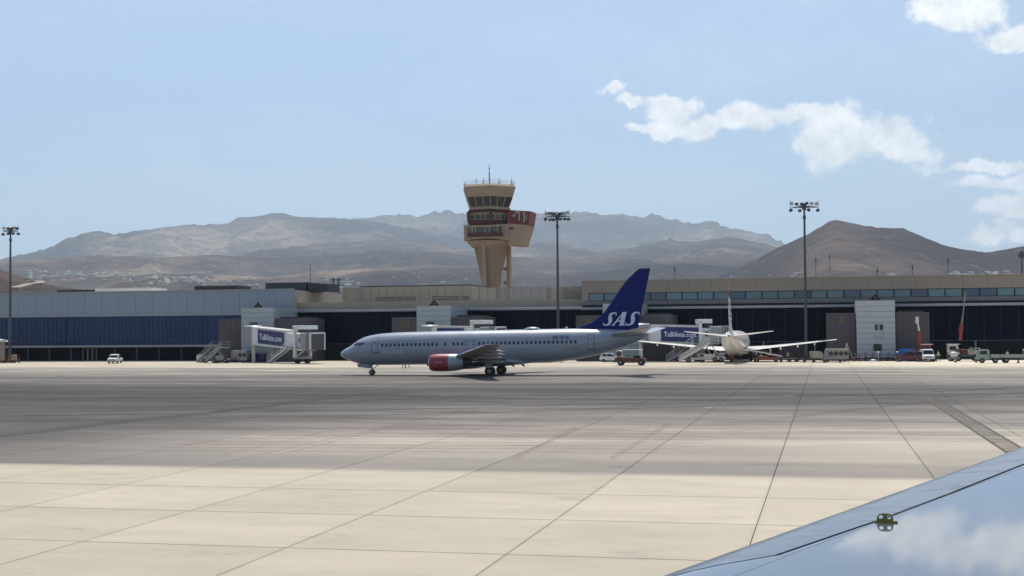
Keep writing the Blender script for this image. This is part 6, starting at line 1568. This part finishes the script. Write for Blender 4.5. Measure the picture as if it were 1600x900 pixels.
# slat: from under the nose up to just before the gap line
b = MB(); rings = []
for o_ in os_:
    g_ = gapx(o_)-.016; xs_ = [g_*f_**1.7 for f_ in np.linspace(0, 1, 14)]
    up_ = [wp(o_, x) for x in xs_]
    n0 = wp(o_, 0); lo_ = [n0+ad*dx+Vector((0, 0, dz2)) for dx, dz2 in ((g_*.95, -.26), (g_*.6, -.22), (g_*.3, -.17), (.06, -.12), (.004, -.055), (-.006, -.02))]
    rings.append(up_+[wp(o_, xs_[-1], -.03)]+lo_)
b.loft(rings); slat = b.build('slat', M['planegrey'], wingroot, smooth=50)
b = MB(); rings = []
for o_ in os_:
    g_, c_ = gapx(o_)+.016, chord(o_); xs_ = [g_+(c_-g_)*f_ for f_ in [0, .01, .02, .04, .07, .12, .2, .3, .4, .5, .6, .7, .8, .9, 1]]
    rings.append([wp(o_, x) for x in xs_]+[wp(o_, c_, -.02), wp(o_, c_*.6, -.5), wp(o_, g_+.3, -.45), wp(o_, g_, -.05)])
b.loft(rings); skin_ = b.build('upper_skin', M['planegrey'], wingroot, smooth=50)
b = MB(); rings = []
for o_ in os_:
    g_ = gapx(o_); rings.append([wp(o_, g_-.03, -.035), wp(o_, g_+.03, -.035), wp(o_, g_+.03, -.06), wp(o_, g_-.03, -.06)])
b.loft(rings); b.build('gap_seal', M['black'], wingroot)
# materials for this wing: painted metal, reflective; slat with a worn matte nose
m = bpy.data.materials.new('wing_gloss'); m.use_nodes = True; t = NT(m.node_tree); p = t.n['Principled BSDF']
pos = t.n.new('ShaderNodeNewGeometry').outputs['Position']
n_ = t.noise(pos, 1.2, 5, .6)
t._in(p.inputs['Base Color'], t.mix(n_, (.13, .15, .185, 1), (.17, .19, .225, 1)))
t._in(p.inputs['Roughness'], t.rng(t.noise(pos, 6, 5, .7), .3, .7, .04, .09)); p.inputs['Specular IOR Level'].default_value = .75; p.inputs['Metallic'].default_value = .45
p.inputs['Coat Weight'].default_value = .6; p.inputs['Coat Roughness'].default_value = .03
t._in(p.inputs['Normal'], t.bump(t.noise(pos, .9, 2, .4), .06, .05))
skin_.data.materials[0] = m
m2_ = bpy.data.materials.new('slat_paint'); m2_.use_nodes = True; t = NT(m2_.node_tree); p = t.n['Principled BSDF']
pos = t.n.new('ShaderNodeNewGeometry').outputs['Position']
al = t.scalev(pos, (1, 1, 1)); s1_ = t.noise(t.scalev(pos, (.9, 5.0, 3)), 1.4, 7, .65)
sc_ = t.rng(s1_, .50, .62, 0, 1, True)
t._in(p.inputs['Base Color'], t.mix(sc_, (.22, .245, .28, 1), (.13, .14, .16, 1)))
t._in(p.inputs['Roughness'], t.rng(sc_, 0, 1, .20, .36)); p.inputs['Metallic'].default_value = .7
t._in(p.inputs['Normal'], t.bump(t.noise(pos, 30, 4, .6), .08, .004))
slat.data.materials[0] = m2_
# panel joint and fasteners near the inboard end
b = MB(); q0, q1 = onwing(1135, 900), onwing(1245, 856)
o_a = q0.dot(od); o_b = q1.dot(od)
def sstrip(o0, x0, o1, x1, w_, lift=.0015):
    N = 30; pv = None
    for k in range(N+1):
        o_ = o0+(o1-o0)*k/N; x_ = x0+(x1-x0)*k/N; a_ = wp(o_, x_-w_/2, lift); c_ = wp(o_, x_+w_/2, lift)
        if pv: b.face([pv[0], a_, c_, pv[1]])
        pv = (a_, c_)
xa_ = (q0-LEp(o_a)).dot(ad); sstrip(o_a-.6, xa_, o_b+14, gapx(o_b+14 if False else 11)+.16, .006)
b.build('panel_joint', M['reg'], wingroot)
# the two-hole hook plate standing on the skin
hk = onwing(1383, 814.5); ho = hk.dot(od); hx2 = (Vector((hk.x, hk.y, 0))-LEp(ho)).dot(ad)
hp_ = wp(ho, hx2, .0)
hook = thing('hook_bracket', 'olive green two-holed bracket standing on the wing beside the dark slat gap', 'bracket', hp_)
vd = Vector((hp_.x, hp_.y, 0)).normalized(); vd.rotate(Matrix.Rotation(R_(-6), 3, 'Z')); sdv = Vector((vd.y, -vd.x, 0))     # plate faces roughly the cabin
dist_ = (hp_-Vector((0, 0, EYE))).length; u1 = dist_/FPX                         # metres per photo pixel there
cu = bpy.data.curves.new('h', 'CURVE'); cu.dimensions = '2D'; cu.fill_mode = 'BOTH'; cu.extrude = .004
def loop(pts_):
    sp = cu.splines.new('POLY'); sp.points.add(len(pts_)-1)
    for q_, p_ in zip(sp.points, pts_): q_.co = (p_[0], p_[1], 0, 1)
    sp.use_cyclic_u = True
W2, H2 = 12.0*u1, 13.6*u1
loop([(W2*math.copysign(abs(cos(a))**.55, cos(a)), H2*(.0 if sin(a) < 0 else abs(sin(a))**.6)) for a in np.linspace(0, 2*pi, 33)[:-1] if sin(a) >= -.01])
for sx_ in (-6.0, 5.6): loop([((sx_+3.1*cos(a))*u1, (8.2+3.0*sin(a))*u1) for a in np.linspace(0, 2*pi, 17)[:-1]])
co_ = bpy.data.objects.new('h', cu); COL.objects.link(co_)
mh = bpy.data.meshes.new_from_object(co_.evaluated_get(bpy.context.evaluated_depsgraph_get())); bpy.data.objects.remove(co_)
mh.materials.clear(); mh.materials.append(M['olive']); plate = bpy.data.objects.new('plate', mh); COL.objects.link(plate); plate.parent = hook
plate.rotation_euler = Matrix((( sdv.x, 0, -vd.x), (sdv.y, 0, -vd.y), (0, 1, 0))).to_euler()
b = MB(); ud = ed2; slope_ = (wp(ho+1, hx2)-wp(ho, hx2)).normalized()
tvec = sdv.copy(); e0_ = wp(ho, hx2)
def sk(dx):                                             # point along the plate foot on the skin
    q = hp_+tvec*dx; o_ = q.dot(od); x_ = (Vector((q.x, q.y, 0))-LEp(o_)).dot(ad); return wp(o_, x_, .006)-hp_
b.bar(sk(-15*u1), sk(-12*u1), .010, .010); b.bar(sk(-12*u1), sk(12*u1), .022, .012); b.bar(sk(12*u1), sk(18*u1), .014, .012); b.build('foot', M['olive'], hook)
# ------------------------------------------------------------------ haze: closed box of even pale air
hb = MB().box(-19000, 19000, -4000, 24000, -2.5, 2600)
hz_m = bpy.data.materials.new('haze_air'); hz_m.use_nodes = True; t = NT(hz_m.node_tree); t.n.clear()
pv = t.n.new('ShaderNodeVolumePrincipled'); pv.inputs['Color'].default_value = (.66, .83, 1.0, 1); pv.inputs['Density'].default_value = 5.0e-5
pv.inputs['Anisotropy'].default_value = .35
ou = t.n.new('ShaderNodeOutputMaterial'); t.l.new(pv.outputs[0], ou.inputs['Volume'])
stuff(hb.build('haze', hz_m))
